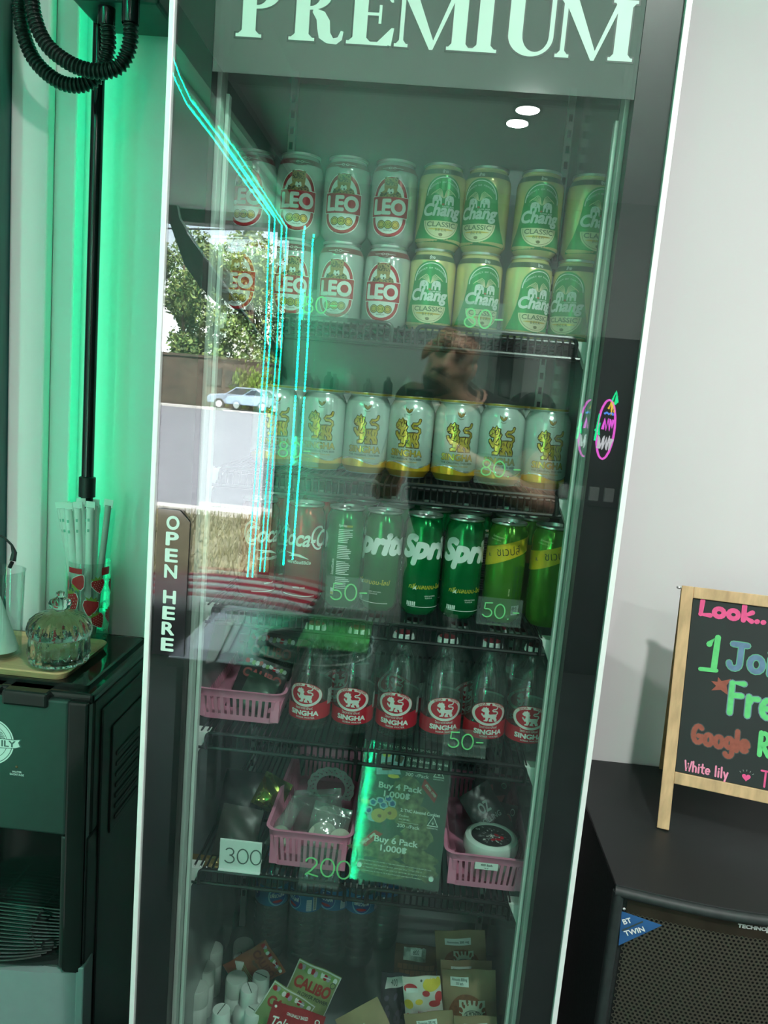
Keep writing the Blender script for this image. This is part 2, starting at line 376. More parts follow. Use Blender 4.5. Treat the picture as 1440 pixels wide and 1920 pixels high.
# ------------------------------------------------------------------ led strips
def led_strip(pts, label, w=.006, mt=LED, grp='green led strips'):
    r = thing('led_strip', label, 'led strip', pts[0], group=grp); o = Vector(pts[0]); q = [Vector(p)-o for p in pts]
    bd = MB(); L = 0; step = .024
    seg = [(q[i], q[i+1]) for i in range(len(q)-1)]
    for a, c in seg:
        n = max(1, int((c-a).length/step)); t = (c-a).normalized(); s_ = t.cross(Vector((0,1,0)) if abs(t.y) < .8 else Vector((0,0,1))).normalized(); w_ = t.cross(s_)
        for i in range(n):
            bd.obox(a+(c-a)*((i+.5)/n), t*step*.36, s_*w/2, w_*w/2)
    e = bd.build('led_beads', mt, r); e['kind'] = 'stuff'
    tp = MB(); tp.tube([p+Vector((0,-.008,0)) for p in q], .004, 6); tp.build('tape', mat('led tape', (.5,.7,.6), .4, noise=.05), r)
    return r
zt = 2.575
yb = -4.08
A = [M(463,1092,-yb), M(480,870,-yb), M(497,640,-yb), M(505,404,-yb)]; zt = A[-1].z
def soff(u, v):        # mirrored point on the soffit edge, height zt
    q = PZ(u, v, zt); q.y = -q.y; return q
led_strip([Vector(a) for a in A]+[soff(400,258), soff(352,196), soff(330,150), soff(312,95), Vector((-1.18,-.9,zt)), Vector((-1.20,-.45,zt))], 'green led strip on window jamb turning along soffit edge, left of the pair')
B_ = [M(472,1092,-yb), M(489,870,-yb), M(506,640,-yb), M(515,408,-yb)]
led_strip(B_+[soff(410,255), soff(358,186), soff(337,140), soff(318,85), Vector((-1.08,-.9,zt)), Vector((-1.17,-.35,zt))], 'green led strip on window jamb turning along soffit edge, right of the pair')
led_strip([M(531,1060,-yb), M(548,840,-yb), M(560,640,-yb), M(569,440,-yb), M(572,422,-yb)], 'short green led strip standing alone on the back wall beside the window', .009)

b = MB(); b.box(-1.26, -1.16, -.42, -.32, 0, 2.58); struct(b.build('trim_6', white_wall, bevel=.004))
led_strip([Vector((-1.15,-.36,.35)), Vector((-1.15,-.36,2.5))], 'green led strip up the white post beside the dispenser', .008, emis('dimmer green led', (.0,1.,.55), 36.))
# ------------------------------------------------------------------ ceiling downlights
dl_t = mat('downlight trim', (.35,.37,.37), .4, noise=.05); dl_e = emis('downlight lens', (1,.98,.95), 16.)
p0 = PZ(990, 203, 2.8); p0.y = -p0.y
for i, (x, y) in enumerate([(p0.x, p0.y), (1.7, -2.6), (1.5, -.9), (.45, -1.05)]):  # first lamp is mirrored in the door; the rest are added fill lamps
    r = thing('ceiling_downlight', ['round white downlight mirrored above the top row of cans', 'added fill downlight near the right wall, far from the cooler', 'added fill downlight near the right wall, close to the cooler', 'added fill downlight over the viewer in front of the cooler'][i], 'downlight', (x, y, 2.8), group='ceiling downlights')
    b = MB(); b.lathe([(.052,-.001),(.066,-.001),(.066,-.008),(.052,-.008),(.050,-.004)], 32); b.build('trim_ring', dl_t, r, True)
    b = MB(); b.lathe([(0,-.005),(.051,-.005)], 32); b.build('lens', dl_e, r)
    ld = bpy.data.lights.new('downlight', 'AREA'); ld.shape = 'DISK'; ld.size = .1; ld.energy = (8, 16, 12, 30)[i]; ld.color = (1,.98,.95)
    lo = link('lamp', ld, r); lo.location = (0,0,-.0085)

# ------------------------------------------------------------------ the cooler
XL, XR, XLI, XRI = -.352, .254, -.300, .205; FZ = .43
Z0, Z1 = .10, 2.34
fr = thing('display_refrigerator', 'tall black glass-door display refrigerator full of drinks', 'refrigerator', (0,0,0))
cab = mat('black cooler cabinet', (.014,.016,.017), .3, noise=.1)
liner = mat('shiny grey cooler liner', (.30,.33,.33), .16, .3, noise=.05, nscale=5)
b = MB(); b.box(XL, XLI-.01, .06, .62, Z0, Z1); b.box(XRI+.01, XR, .06, .62, Z0, Z1); b.box(XLI-.01, XRI+.01, .575, .62, Z0, Z1)
b.box(XLI-.01, XRI+.01, .06, .575, Z1-.06, Z1); b.box(XLI-.01, XRI+.01, .06, .575, Z0, FZ-.015)
b.build('cabinet', cab, fr, bevel=.004)
b = MB(); b.box(XLI-.01, XLI-.004, .06, .575, FZ-.015, Z1-.06); b.box(XRI+.004, XRI+.01, .06, .575, FZ-.015, Z1-.06)
b.box(XLI-.004, XRI+.004, .565, .575, FZ-.015, Z1-.06); b.box(XLI-.004, XRI+.004, .06, .565, 2.10, 2.115); b.box(XLI-.004, XRI+.004, .06, .565, FZ-.015, FZ)
b.build('liner', liner, fr)
for x, y in ((XL+.05,.12),(XR-.05,.12),(XL+.05,.56),(XR-.05,.56)):
    b = MB(); b.lathe([(0,0),(.022,0),(.022,.012),(.014,.02),(.014,.10),(0,.10)], 16, ox=x, oy=y); b.build('foot', black_plastic, fr, True)
b = MB(); b.box(XL+.01, XR-.01, .07, .60, 0.03, Z0); b.build('plinth', black_plastic, fr)
# shelf pilasters inside
for x in (XLI+.004, XRI-.016):
    b = MB(); b.box(x, x+.012, .47, .482, FZ, 2.09)
    for k in range(60): b.box(x+.003, x+.009, .4685, .47, .50+k*.026, .512+k*.026, 1)
    b.build('shelf_rail', [alu, black_plastic], fr)
# door
door_m = mat('black door border', (.010,.012,.013), .35, noise=.1)
b = MB(); b.box(XL+.006, XLI, .006, .052, Z0+.02, Z1-.01); b.box(XRI, XR-.006, .006, .052, Z0+.02, Z1-.01)
b.box(XLI, XRI, .006, .052, Z0+.02, .36); b.box(XLI, XRI, .006, .052, 2.22, Z1-.01)
door = b.build('door', door_m, fr)
pane = thin('door glass', (.95,.985,.97), .062, .8)
b = MB(); b.box(XL+.006, XR-.006, 0, .004, Z0+.02, Z1-.01); b.build('outer_pane', pane, door)
# bowed inner pane of the insulating glazing
b = MB(); nx_, nz_ = 16, 40; Rx, Rz = 19.0, 55.0
for k, yo in enumerate((.024, .028)):
    vs = []; x0, x1, z0, z1 = XLI+.001, XRI-.001, .36, 2.22
    for j in range(nz_+1):
        for i in range(nx_+1):
            x = x0+(x1-x0)*i/nx_; z = z0+(z1-z0)*j/nz_
            vs.append((x, yo-.004+(x+.05)**2/(2*Rx)*1.0+((z-1.5)**2)/(2*Rz)*1.0, z))
    b.add(vs, [(j*(nx_+1)+i, j*(nx_+1)+i+1, (j+1)*(nx_+1)+i+1, (j+1)*(nx_+1)+i) for j in range(nz_) for i in range(nx_)])
ip = b.build('inner_pane', thin('inner door glass', (.925,.975,.96), .065, .8), door, smooth=3.0)
for x0, x1 in ((XL-.001, XL+.006), (XR-.006, XR+.001)):
    b = MB(); b.box(x0, x1, -.002, .055, Z0+.02, Z1-.01); b.build('door_trim', mat('pale door trim', (.82,.86,.85), .35, .2, noise=.03), door, bevel=.001)
gk = mat('pale grey gasket', (.5,.55,.52), .5, noise=.04)
b = MB(); b.box(XRI-.006, XRI, .030, .058, .36, 2.22); b.box(XLI, XLI+.006, .030, .058, .36, 2.22)
b.build('gasket', gk, door, bevel=.001)
b = MB(); b.box(XRI-.012, XRI-.007, .046, .058, .40, 1.90); b.box(XLI+.007, XLI+.012, .046, .058, .40, 1.90)
b.build('gasket_lip', mat('glassy gasket lip', (.7,.76,.73), .3, noise=.04), door, bevel=.001)
# header film and lettering
ZB = 1.910
b = MB(); b.box(XLI+.001, XRI-.001, .0048, .0056, ZB, 2.20)
b.build('header_film', thin('smoky header film', (.75,.8,.78), .02, .3, .1, film=.5, filmcol=(.17,.20,.19)), door)
mint = mat('mint lettering', (.56,.72,.65), .5, noise=.02); shadow_ink = mat('dark letter outline', (.05,.065,.06), .5, noise=.02)
def serif_word(dc, mt, L, g=0.):
    H = .066
    def PL(x, pts): dc.poly([(x+a*H, c*H) for a, c in pts], mt, L)
    def RC(x, a0, a1, c0, c1): dc.rect(x+a0*H-g, x+a1*H+g, c0*H-g, c1*H+g, mt, L)
    def stem(x, a, t, top=True, bot=True, s=.11):
        RC(x, a, a+t, 0, 1)
        for ok, c0, c1, dirn in ((bot, 0, .055, 1), (top, .945, 1, -1)):
            if ok:
                RC(x, a-s, a+t+s, c0, c1)
                if not g:
                    k = c1 if dirn > 0 else c0
                    PL(x, [(a-s*.6,k),(a,k),(a,k+.06*dirn)]); PL(x, [(a+t,k),(a+t+s*.6,k),(a+t,k+.06*dirn)])
    def bowl(x, a, cy, rx, ry, th):
        o = arc(a, cy, rx+g/H, ry+g/H, 90, -90, 14); i = arc(a, cy, rx-th-g/H, ry-.06-g/H, -90, 90, 14)
        PL(x, o+i)
    x = P(441, 60, 0).x
    stem(x, .10, .25); bowl(x, .35, .74, .42, .26, .22); RC(x, .3, .37, .945, 1); RC(x, .3, .37, .48, .53)
    x = P(541, 60, 0).x
    stem(x, .10, .25); bowl(x, .35, .76, .38, .24, .2); RC(x, .3, .37, .945, 1); RC(x, .3, .37, .52, .57)
    PL(x, [(.42,.56),(.62,.5),(.72,.36),(.74,.16),(.80,.07),(.88,.09),(.93,.2),(.98,.19),(.96,.05),(.86,-.03),(.68,-.02),(.54,.06),(.5,.22),(.48,.36),(.40,.48)])
    x = P(650, 60, 0).x
    stem(x, .10, .25); RC(x, .3, .74, .945, 1); RC(x, .3, .74, 0, .055); RC(x, .3, .56, .49, .54)
    PL(x, [(.55,.36),(.6,.36),(.6,.67),(.55,.67)]); PL(x, [(.55,.055),(.8,0),(.84,.3),(.79,.3)]); PL(x, [(.55,.945),(.78,1),(.80,.72),(.76,.72)])
    def Mm(x, w):
        stem(x, .09, .075, True, True, .085); stem(x, w-.33, .25, True, True, .09)
        PL(x, [(.06,1),(.32,1),(w*.5+.02,.14),(w*.5-.04,-.02)]); PL(x, [(w*.5-.04,-.02),(w*.5+.02,-.02),(w-.24,1),(w-.33,1)])
    Mm(P(738, 75, 0).x, 1.36)
    x = P(880, 90, 0).x; stem(x, .12, .25)
    x = P(942, 90, 0).x
    RC(x, .08, .33, .3, 1); RC(x, -.02, .44, .945, 1); RC(x, .80, .88, .3, 1); RC(x, .68, 1.0, .945, 1)
    PL(x, [(.08,.3)]+arc(.48,.32,.40+g/H,.34+g/H,180,360,16)+[(.80-g/H,.3)]+arc(.565,.34,.235,.28,360,180,14))
    Mm(P(1040, 100, 0).x, 1.36)
dc = Dec(); serif_word(dc, shadow_ink, 1, .0020); serif_word(dc, mint, 3)
zb = (P(455,64,0).z+P(1140,112,0).z)/2
dc.build('header_lettering', flat_xz(0, .0047, zb), door)
# OPEN HERE pull plate
x0, x1 = P(292,1090,0).x, P(352,1090,0).x; zt_, zb_ = P(320,955,0).z, P(320,1228,0).z
w = x1-x0; h = zt_-zb_
b = MB(); b.prism([(0,0),(w,0),(w,h-.014),(w-.014,h),(0,h)], lambda a, c, d: Vector((x0+a, -.0004-d, zb_+c)), .0022)
pl = b.build('pull_plate', thin('smoked pull plate', (.25,.26,.27), .075, .8, .06, film=.55, filmcol=(.03,.03,.033)), door)
dc = Dec()
for ch, v in (('O',979),('P',1009),('E',1040),('N',1070),('H',1118),('E',1148),('R',1177),('E',1207)):
    dc.text(ch, P(323-(v-979)*.047, v, 0).x+.002, P(320, v+12, 0).z, .0172, mint, 1, bold=.035, width=.0175)
dc.build('pull_lettering', flat_xz(0, -.003, 0), pl)
# white clips that carry the shelves, seen beside the gasket
SHELF_Z = {1: 1.637, 2: 1.428, 3: 1.232, 4: 1.043, 5: .828}
for k, z in SHELF_Z.items():
    for sx in (-1, 1):
        xe = XRI-.004 if sx > 0 else XLI+.004
        b = MB(); b.prism([(0,0),(-.020*sx,.0),(-.014*sx,-.012),(-.004*sx,-.034),(0,-.034)], lambda a, c, d: Vector((xe+a, .066+d, z-.004+c)), .02)
        b.build('shelf_clip', white_plastic, fr)

# ------------------------------------------------------------------ wire shelves
SN = {1: 'topmost black wire shelf, carrying the beer cans with oval labels', 2: 'black wire shelf under the pale gold-bottomed beer cans', 3: 'black wire shelf under the slim soft drink cans',
      4: 'black wire shelf under the glass soda bottles', 5: 'lowest black wire shelf, with pink baskets and the poster'}
def wire_shelf(k):
    z = SHELF_Z[k]-.003; r = thing('wire_shelf', SN[k], 'shelf', (0,0,z), group='wire shelves in the cooler')
    xl, xr, yf, yk = XLI+.012, XRI-.022, .072, .50
    b = MB(); n = 52
    for i in range(n+1):
        x = xl+(xr-xl)*i/n; b.tube([(x,yf,-.0005),(x,yk,-.0005)], .0016, 5)
        b.tube([(x,yf,-.0005),(x,yf-.004,-.004),(x,yf-.004,-.022)], .0016, 5)
    g = b.build('wire_grid', wire_black, r, True); g['kind'] = 'stuff'
    b = MB()
    for y in (yf, .22, .36, yk): b.tube([(xl-.006,y,-.0045),(xr+.006,y,-.0045)], .0026, 8)
    b.tube([(xl-.006,yf-.004,-.024),(xr+.006,yf-.004,-.024)], .003, 8); b.tube([(xl,yf,-.0045),(xl,yk,-.0045)], .003, 8); b.tube([(xr,yf,-.0045),(xr,yk,-.0045)], .003, 8)
    b.build('frame', wire_black, r, True)
    xm = P(735, 890, yf).x
    for a, c in ((xl+.01, xm-.016), (xm+.016, xr-.002)):
        q = .008; pts = [(a,yf-.012,-.022),(a,yf-.012,-.004-.002)]+[(a+q-q*math.cos(t),yf-.012,-.006+q*math.sin(t)) for t in (.5,1.,PI/2)]
        pts += [(c-q+q*math.sin(t),yf-.012,-.006+q*math.cos(t)) for t in (0,.5,1.,)]+[(c,yf-.012,-.006),(c,yf-.012,-.022)]
        b = MB(); b.tube(pts, .0028, 8); b.build('front_rail', wire_black, r, True)
for k in SHELF_Z: wire_shelf(k)
# ------------------------------------------------------------------ cans
gold = mat('gold foil', (.72,.50,.10), .28, .75, noise=.1, nscale=60); dark_gold = mat('dark gold line', (.075,.042,.012), .5, noise=.1)
STD = [(.0255,.0),(.0265,.0015),(.0331,.0105),(.0331,.0935),(.0322,.0985),(.0285,.1065),(.0270,.1085),(.0264,.1100),(.0272,.1115)]
SLK = [(.0225,.0),(.0235,.0015),(.0287,.0095),(.0287,.1275),(.0280,.1320),(.0250,.1390),(.0246,.1405),(.0240,.1415),(.0248,.1428)]
def can(name, label, prof, body_m, print_dec, lid_h, group, shoulder=None):
    r = thing(name, label, 'can', group=group); top = prof[-1]; R0 = max(p[0] for p in prof)
    b = MB(); b.lathe([(0,.005),(prof[0][0]*.7,.0035)]+prof, 40); b.build('body', body_m, r, True)
    b = MB(); q = top[0]
    b.lathe([(q,top[1]),(q+.0010,top[1]+.0008),(q+.0010,lid_h),(q-.0006,lid_h+.0003),(q-.0016,lid_h-.0042),(q-.004,lid_h-.0046),(0,lid_h-.0046)], 40)
    b.tube([(.0085*math.sin(t)*1.0,-.006+.011*math.cos(t),lid_h-.0033) for t in [2*PI*i/14 for i in range(14)]], .0016, 6, closed=True)
    b.lathe([(0,lid_h-.003),(.003,lid_h-.003),(.003,lid_h-.0046)], 10)
    b.build('lid', steel_lid, r, True)
    rz = RZ(prof, R0); print_dec.build('printed_label', on_cyl(rz), r, cut=.004, cuty=.006)
    return r
def lion(k=1.):        # standing lion emblem in a unit box, y up
    body = [(.25,.65),(.42,.62),(.5,.5),(.75,.52),(.92,.5),(.95,.38),(.9,.28),(.97,.15),(.97,.03),(.8,.03),(.79,.13),(.7,.22),(.66,.12),(.74,.03),(.5,.03),(.49,.13),(.58,.28),(.46,.28),(.45,.15),(.40,.04),(.2,.03),(.2,.1),(.3,.15),(.27,.3),(.21,.45)]
    head = [(.02,.70),(.04,.80),(.1,.86),(.14,.95),(.22,.91),(.28,1.0),(.33,.92),(.42,.91),(.42,.80),(.49,.72),(.43,.58),(.28,.54),(.22,.62),(.13,.63)]
    paw = [(.22,.42),(.13,.47),(.1,.54),(.03,.53),(.04,.44),(.11,.36),(.2,.26),(.28,.3),(.28,.42)]
    tail = [(.9,.48),(.98,.56),(.96,.65),(.86,.70),(.72,.70),(.67,.76),(.72,.83),(.84,.83),(.93,.88),(.96,.97)]
    return body, head, paw, tail
def put_lion(d, x, y, w, h, m_in, m_out, L):
    body, head, paw, tail = lion(); T = lambda pts: [(x+a*w, y+c*h) for a, c in pts]
    for pl in (body, head, paw):
        if m_out: d.stroke(T(pl)+[T(pl)[0]], w*.085, m_out, L, cap=False)
        d.poly(T(pl), m_in, L+1)
    if m_out: d.stroke(T(tail), w*.14, m_out, L)
    d.stroke(T(tail), w*.075, m_in, L+1)
    if m_out:
        for ln in ([(.30,.88),(.22,.80),(.28,.70),(.36,.76)],[(.40,.60),(.34,.50),(.30,.44)],[(.5,.5),(.54,.4),(.5,.3)],[(.75,.52),(.70,.4),(.76,.28)],[(.12,.76),(.18,.74)],[(.06,.68),(.14,.70)],[(.6,.46),(.62,.36)],[(.86,.44),(.84,.3)],[(.30,.95),(.36,.86),(.34,.78)],[(.40,.84),(.44,.74),(.38,.66)],[(.14,.88),(.22,.86),(.26,.78)],[(.25,.40),(.36,.36),(.44,.42)],[(.50,.20),(.58,.14)],[(.84,.2),(.9,.12)],[(.30,.15),(.40,.14)]):
            d.stroke(T(ln), w*.034, m_out, L+2, cap=False)
# --- silver can with red oval
silver = mat('silver white can', (.62,.64,.62), .16, .45, noise=.03); dkred = mat('dark red band', (.17,.02,.025), .4, noise=.08)
tan = mat('leopard tan', (.42,.26,.09), .5, noise=.2, nscale=300); spot = mat('leopard spot', (.06,.035,.015), .5)
lettering_white = mat('white can lettering', (.80,.82,.80), .4, noise=.02)
d = Dec()
d.rect(-.104,.104,.0985,.1062,dkred,1)
for s in (-1, 1):
    d.ring(s*.0032,.1015,.0026,.0016,.0006,lettering_white,2,14); d.stroke([(s*.006,.1015),(s*.016,.1012)],.0005,lettering_white,2,False)
d.stroke([(-.009,.0985),(-.004,.0972),(.004,.0972),(.009,.0985)],.002,dkred,1)
def capsule(rx, top, bot):
    return [(rx*math.cos(t), top-rx*1.25+rx*1.25*math.sin(t)) for t in [PI*i/16 for i in range(17)]]+[(rx*math.cos(t), bot+rx*1.0+rx*1.0*math.sin(t)) for t in [PI+PI*i/16 for i in range(17)]]
cy = .0495
d.poly(capsule(.0268,.0905,.0075),lettering_white,1); d.poly(capsule(.0254,.0893,.0088),red,2)
d.poly(capsule(.0205,.0840,.0132),lettering_white,3)
d.rect(-.0275,.0275,.0352,.0640,lettering_white,4); d.rect(-.0268,.0268,.0362,.0630,red,5)
d.text('LEO',0,.0400,.0192,lettering_white,6,bold=.05,width=.0475)

# leopard head and shoulders
d.poly([(-.0165,.0625),(-.014,.068),(-.0085,.0715),(.0085,.0715),(.014,.068),(.0165,.0625)],tan,6)
d.poly([(-.0085,.070),(-.0095,.078),(-.0092,.085),(-.0098,.0885),(-.0065,.0893),(-.0045,.0878),(.0045,.0878),(.0065,.0893),(.0098,.0885),(.0092,.085),(.0095,.078),(.0085,.070),(.004,.0655),(-.004,.0655)],tan,7)
d.poly([(-.0035,.0735),(.0035,.0735),(.0045,.069),(.002,.0665),(-.002,.0665),(-.0045,.069)],lettering_white,8); d.poly([(-.0016,.0735),(.0016,.0735),(0,.0715)],spot,9)
for s in (-1,1):
    d.ell(s*.0045,.0785,.0013,.0008,spot,9,10); d.ell(s*.0082,.0875,.0012,.001,spot,9,8)
for i in range(46):
    a = random.uniform(-.0085,.0085); c = random.uniform(.078,.0868); d.ell(a,c,.0008,.0007,spot,8,6)
    a = random.uniform(-.0145,.0145); c = random.uniform(.0632,.0688); d.ell(a,c,.0010,.0009,spot,8,6)
for i in (-1,0,1):
    d.ell(i*.0100,.0255,.0060,.0060,dark_gold,6+abs(i==0)*2,20); d.ell(i*.0100,.0255,.0050,.0050,gold,7+abs(i==0)*2,20); d.ring(i*.0100,.0255,.0038,.0038,.0007,dark_gold,8+abs(i==0)*2,16)
d.text('LEO',0,.0242,.0026,spot,12,bold=.03)
d.text('LAGER BEER',0,.0338,.0014,lettering_white,7,bold=.02); d.text('PREMIUM',0,.0165,.002,spot,6)
leo = can('beer_can', '', STD, silver, d, .115, 'beer cans on the top shelf')
# --- gold can with green bell
chgold = mat('pale gold can', (.86,.74,.34), .22, .4, noise=.04); chgreen = mat('bright can green', (.03,.36,.10), .2, .25, noise=.06)
dkgreen = mat('dark green band', (.07,.12,.06), .4, .2, noise=.05); cream = mat('cream label', (.76,.70,.44), .35, .15, noise=.05); olive = mat('olive print', (.20,.19,.07), .5)
d = Dec(); d.rect(-.104,.104,.0985,.1062,dkgreen,1); d.text('ช้าง',0,.1000,.0042,lettering_white,2,bold=.02)
bell = [(.0185*math.cos(t), .068+.024*math.sin(t)) for t in [PI*i/24 for i in range(25)]]
left = [(-.0195,.058),(-.0215,.045),(-.0255,.030),(-.032,.016),(-.036,.0105)]; right = [(.036,.0105),(.032,.016),(.0255,.030),(.0215,.045),(.0195,.058)]
d.poly(bell+left+right,chgreen,1)
d.stroke([(.0168*math.cos(t), .067+.0222*math.sin(t)) for t in [PI*(i/30) for i in range(31)]],.0011,lettering_white,2,False)
d.text('PRODUCT OF THAILAND',0,.0665,.0018,lettering_white,2,bold=.02,bend=.0158,width=.036,space=1.3)
for s in (-1,1):
    for k in range(5):
        t = .28+.27*k; d.stroke([(s*.0004,.064+.0022*0),(s*(.0022+.0009*k),.0728-.0009*k),(s*(.0046+.0014*k),.0752-.0011*k),(s*(.0062+.0016*k),.0738-.0016*k)],.00065,cream,2,False)
    E_ = [(.0015,.0560),(.0016,.0635),(.0035,.0668),(.0066,.0678),(.0098,.0665),(.0108,.0630),(.0108,.0560),(.0088,.0560),(.0086,.0600),(.0066,.0602),(.0064,.0560),(.0046,.0560),(.0043,.0610),(.0030,.0600),(.0028,.0560)]
    d.poly([(s*a,c) for a,c in E_],lettering_white,3); d.stroke([(s*.0054,.0655),(s*.0048,.0625),(s*.0062,.0618)],.0005,chgreen,4,False)
d.ell(0,.0565,.0012,.0012,mat('red dot',(.6,.1,.05),.4),3,10)
d.text('LAGER BEER',.0055,.0533,.0016,lettering_white,2,bold=.03)
d.text('Chang',0,.0428,.0140,lettering_white,3,bold=.045,shear=.22,width=.039)
d.ell(0,.0365,.0185,.0225,cream,2,24,180,360); d.ell(0,.0355,.0168,.0195,olive,3,24,180,360); d.ell(0,.0355,.0163,.019,cream,4,24,180,360)
d.text('CLASSIC',0,.0292,.0058,mat('green grey print',(.10,.16,.07),.5),5,bold=.015,width=.029)
d.text('BEER',0,.0238,.0032,olive,5,bold=.01,space=1.2); d.ell(0,.0262,.0130,.0012,gold,4,16); d.ell(0,.0195,.002,.002,olive,5,12)
d.text('Beer',0,.0195,.0016,olive,6)
for k in range(9): d.stroke([(.046,.085-.0065*k),(.049,.085-.0065*k)],.003,olive,1,False)
for k in range(9): d.stroke([(-.046,.085-.0065*k),(-.049,.085-.0065*k)],.003,olive,1,False)
d.v = [((x*1.42, (y-.0365)*1.1+.036, l) if y < .0975 else (x, y, l)) for x, y, l in d.v]
chang = can('beer_can', '', STD, chgold, d, .115, 'beer cans on the top shelf')
# --- pale can with gold lion
pale = mat('pale mint can', (.60,.68,.64), .2, .3, noise=.03); goldbase = mat('gold can base', (.78,.45,.03), .22, .5, noise=.06); inkk = mat('dark print', (.05,.07,.06), .5)
lgold = mat('bright gold emblem', (.78,.56,.10), .25, .6, noise=.15, nscale=120)
d = Dec()
wave = [(-.1039+.2078*i/60, .0182+.0036*math.sin(2*PI*i/60*3+.2)) for i in range(61)]
d.poly(wave+[(.1039,.0105),(-.1039,.0105)],goldbase,1); d.stroke([(a,c+.0008) for a,c in wave],.0022,mat('silver wave',(.7,.74,.74),.2,.8),2,False)
d.rect(-.1039,.1039,.0015,.0106,goldbase,1)
put_lion(d,-.0190,.0430,.0375,.0415,lgold,dark_gold,1)
d.text('SINGHA',0,.0312,.0090,dark_gold,1,bold=.06,width=.0485); d.text('SINGHA',0,.0315,.0084,lgold,2,bold=.026,width=.0468)
d.text('THE ORIGINAL THAI BEER',0,.0262,.0026,inkk,1,bold=.025,width=.048); d.text('BOONRAWD, THAILAND',0,.0222,.0018,goldbase,1,bold=.02,width=.034)
G_ = [(0,.0955),(.0018,.0985),(.0034,.0978),(.0058,.1005),(.0052,.0965),(.0032,.0935),(0,.0915),(-.0032,.0935),(-.0052,.0965),(-.0058,.1005),(-.0034,.0978),(-.0018,.0985)]
d.poly(G_,dark_gold,1); d.poly([(a*.82,.0958+(c-.0958)*.82) for a,c in G_],mat('bronze emblem',(.30,.19,.05),.4,.5),2)
d.stroke([(-.004,.0905),(0,.0892),(.004,.0905)],.0006,dark_gold,1,False)
singha = can('beer_can', '', STD, pale, d, .115, 'beer cans on the second shelf')
b = MB(); b.lathe([(.0280,.1122),(.0284,.1128),(.0284,.1153),(.0278,.1154)], 40); b.build('rim', gold, singha, True)

# --- place the beer cans
YU = .185
def place(root, u, v, y, z, rz, label, group=None, used=set()):
    x = P(u, v, y).x
    if root.name not in used:
        used.add(root.name); root.location = (x, y, z); root.rotation_euler = (0,0,rz); root['label'] = label; return root
    return copy_thing(root, label, (x, y, z), (0,0,rz), group)
LU = [(474,360,.1),(561,365,-.12),(649,378,.02),(737,385,.08)]; LL = [(462,522,.2),(546,530,-.2),(637,535,.05),(724,540,.1)]
CU = [(826,393,.1),(910,398,-.35),(1008,405,.02),(1103,412,.35)]; CL = [(808,548,-.05),(895,553,.28),(987,560,.40),(1076,567,-.55)]
where = ['leftmost', 'second from the left', 'third from the left', 'rightmost']
for lay, A_, B2, z in (('upper', LU, CU, SHELF_Z[1]+.1155), ('lower', LL, CL, SHELF_Z[1])):
    for i, (u, v, a) in enumerate(A_): place(leo, u, v, YU, z, -a, 'silver can with leopard in red oval, %s layer, %s' % (lay, where[i]))
    for i, (u, v, a) in enumerate(B2): place(chang, u, v, YU, z, a, 'gold can with green bell and elephants, %s layer, %s' % (lay, where[i]))
SGX = [(515,800,.25),(605,806,.02),(687,812,.05),(769,818,-.1),(855,825,.1),(938,832,-.05),(1022,838,.08)]
w7 = ['leftmost', 'second from left', 'third from left', 'fourth from left, the middle one', 'fifth from left', 'sixth from left', 'rightmost']
for i, (u, v, a) in enumerate(SGX): place(singha, u, v, .155, SHELF_Z[2], a, 'pale mint can with gold lion, front row, '+w7[i])
for i, (u, v, a) in enumerate(SGX):
    x = P(u, v, .155).x; copy_thing(singha, 'pale mint can in the hidden second row, '+w7[i], (min(x+.012,.168), .225, SHELF_Z[2]), (0,0,a*3+.4), 'beer cans on the second shelf')

# --- slim cans
sgreen = mat('soft drink green', (.0,.24,.06), .13, .55, noise=.05); sred = mat('soft drink red', (.45,.008,.015), .13, .55, noise=.05)
lime = mat('lime green can', (.10,.33,.03), .14, .5, noise=.06); yellow = mat('yellow band', (.72,.50,.02), .35, .1, noise=.05); yink = mat('yellow print', (.6,.48,.03), .4)
RS = .0287
d = Dec(); d.text('Sprite',0,.0860,.0310,white,1,bold=.065,shear=.28,width=.102)
d.text('กลิ่นเลมอน-ไลม์',-.006,.0400,.0062,yink,1,bold=.015,shear=.15); d.poly([(-.027,.044),(-.0245,.0425),(-.022,.044),(-.0228,.041),(-.0215,.038),(-.0245,.0395),(-.0275,.038),(-.0262,.041)],white,1)
d.text('100% NATURAL',0.0,.0285,.0019,white,1,bold=.01); d.text('FLAVOUR',-.002,.0255,.0019,white,1,bold=.01)
for k in range(5): d.rect(-.035+k*.0028,-.0330+k*.0028,.0145,.0205,white,1)
d.stroke([(-.034,.0135),(.02,.0125)],.0009,white,1,False)
# back of the can: ingredients panel
d.text('Sprite',.0760,.1200,.0036,white,1,bold=.04,shear=.2); d.rect(.0790,.0905,.1195,.1225,yink,1)
for k in range(34):
    if k % 9 == 8: continue
    d.rect(.0705,.0705+random.uniform(.012,.021),.1150-.0026*k,.1162-.0026*k,white,1)
d.text('โปรดรีไซเคิล',.0665,.060,.0034,white,1,bold=.02,rot=PI/2); d.rect(.0640,.0690,.019,.029,white,1); d.rect(.0645,.0685,.0195,.0235,yink,2)
sprite = can('soda_can', '', SLK, sgreen, d, .146, 'slim soft drink cans on the third shelf')
d = Dec()
d.text('Coca-Cola',0.012,.0860,.0240,white,1,bold=.022,shear=.35,width=.110)
d.stroke(arc(-.034,.0985,.0120,.0165,50,300,18),.0030,white,2,False); d.stroke(arc(.024,.0985,.0120,.0165,50,300,18),.0030,white,2,False)
d.poly([(-.030,.0745),(-.018,.0748),(-.004,.0735),(.006,.0690),(.010,.0665),(.002,.0685),(-.008,.0705),(-.016,.0700),(-.022,.0690),(-.016,.0722)],white,1)
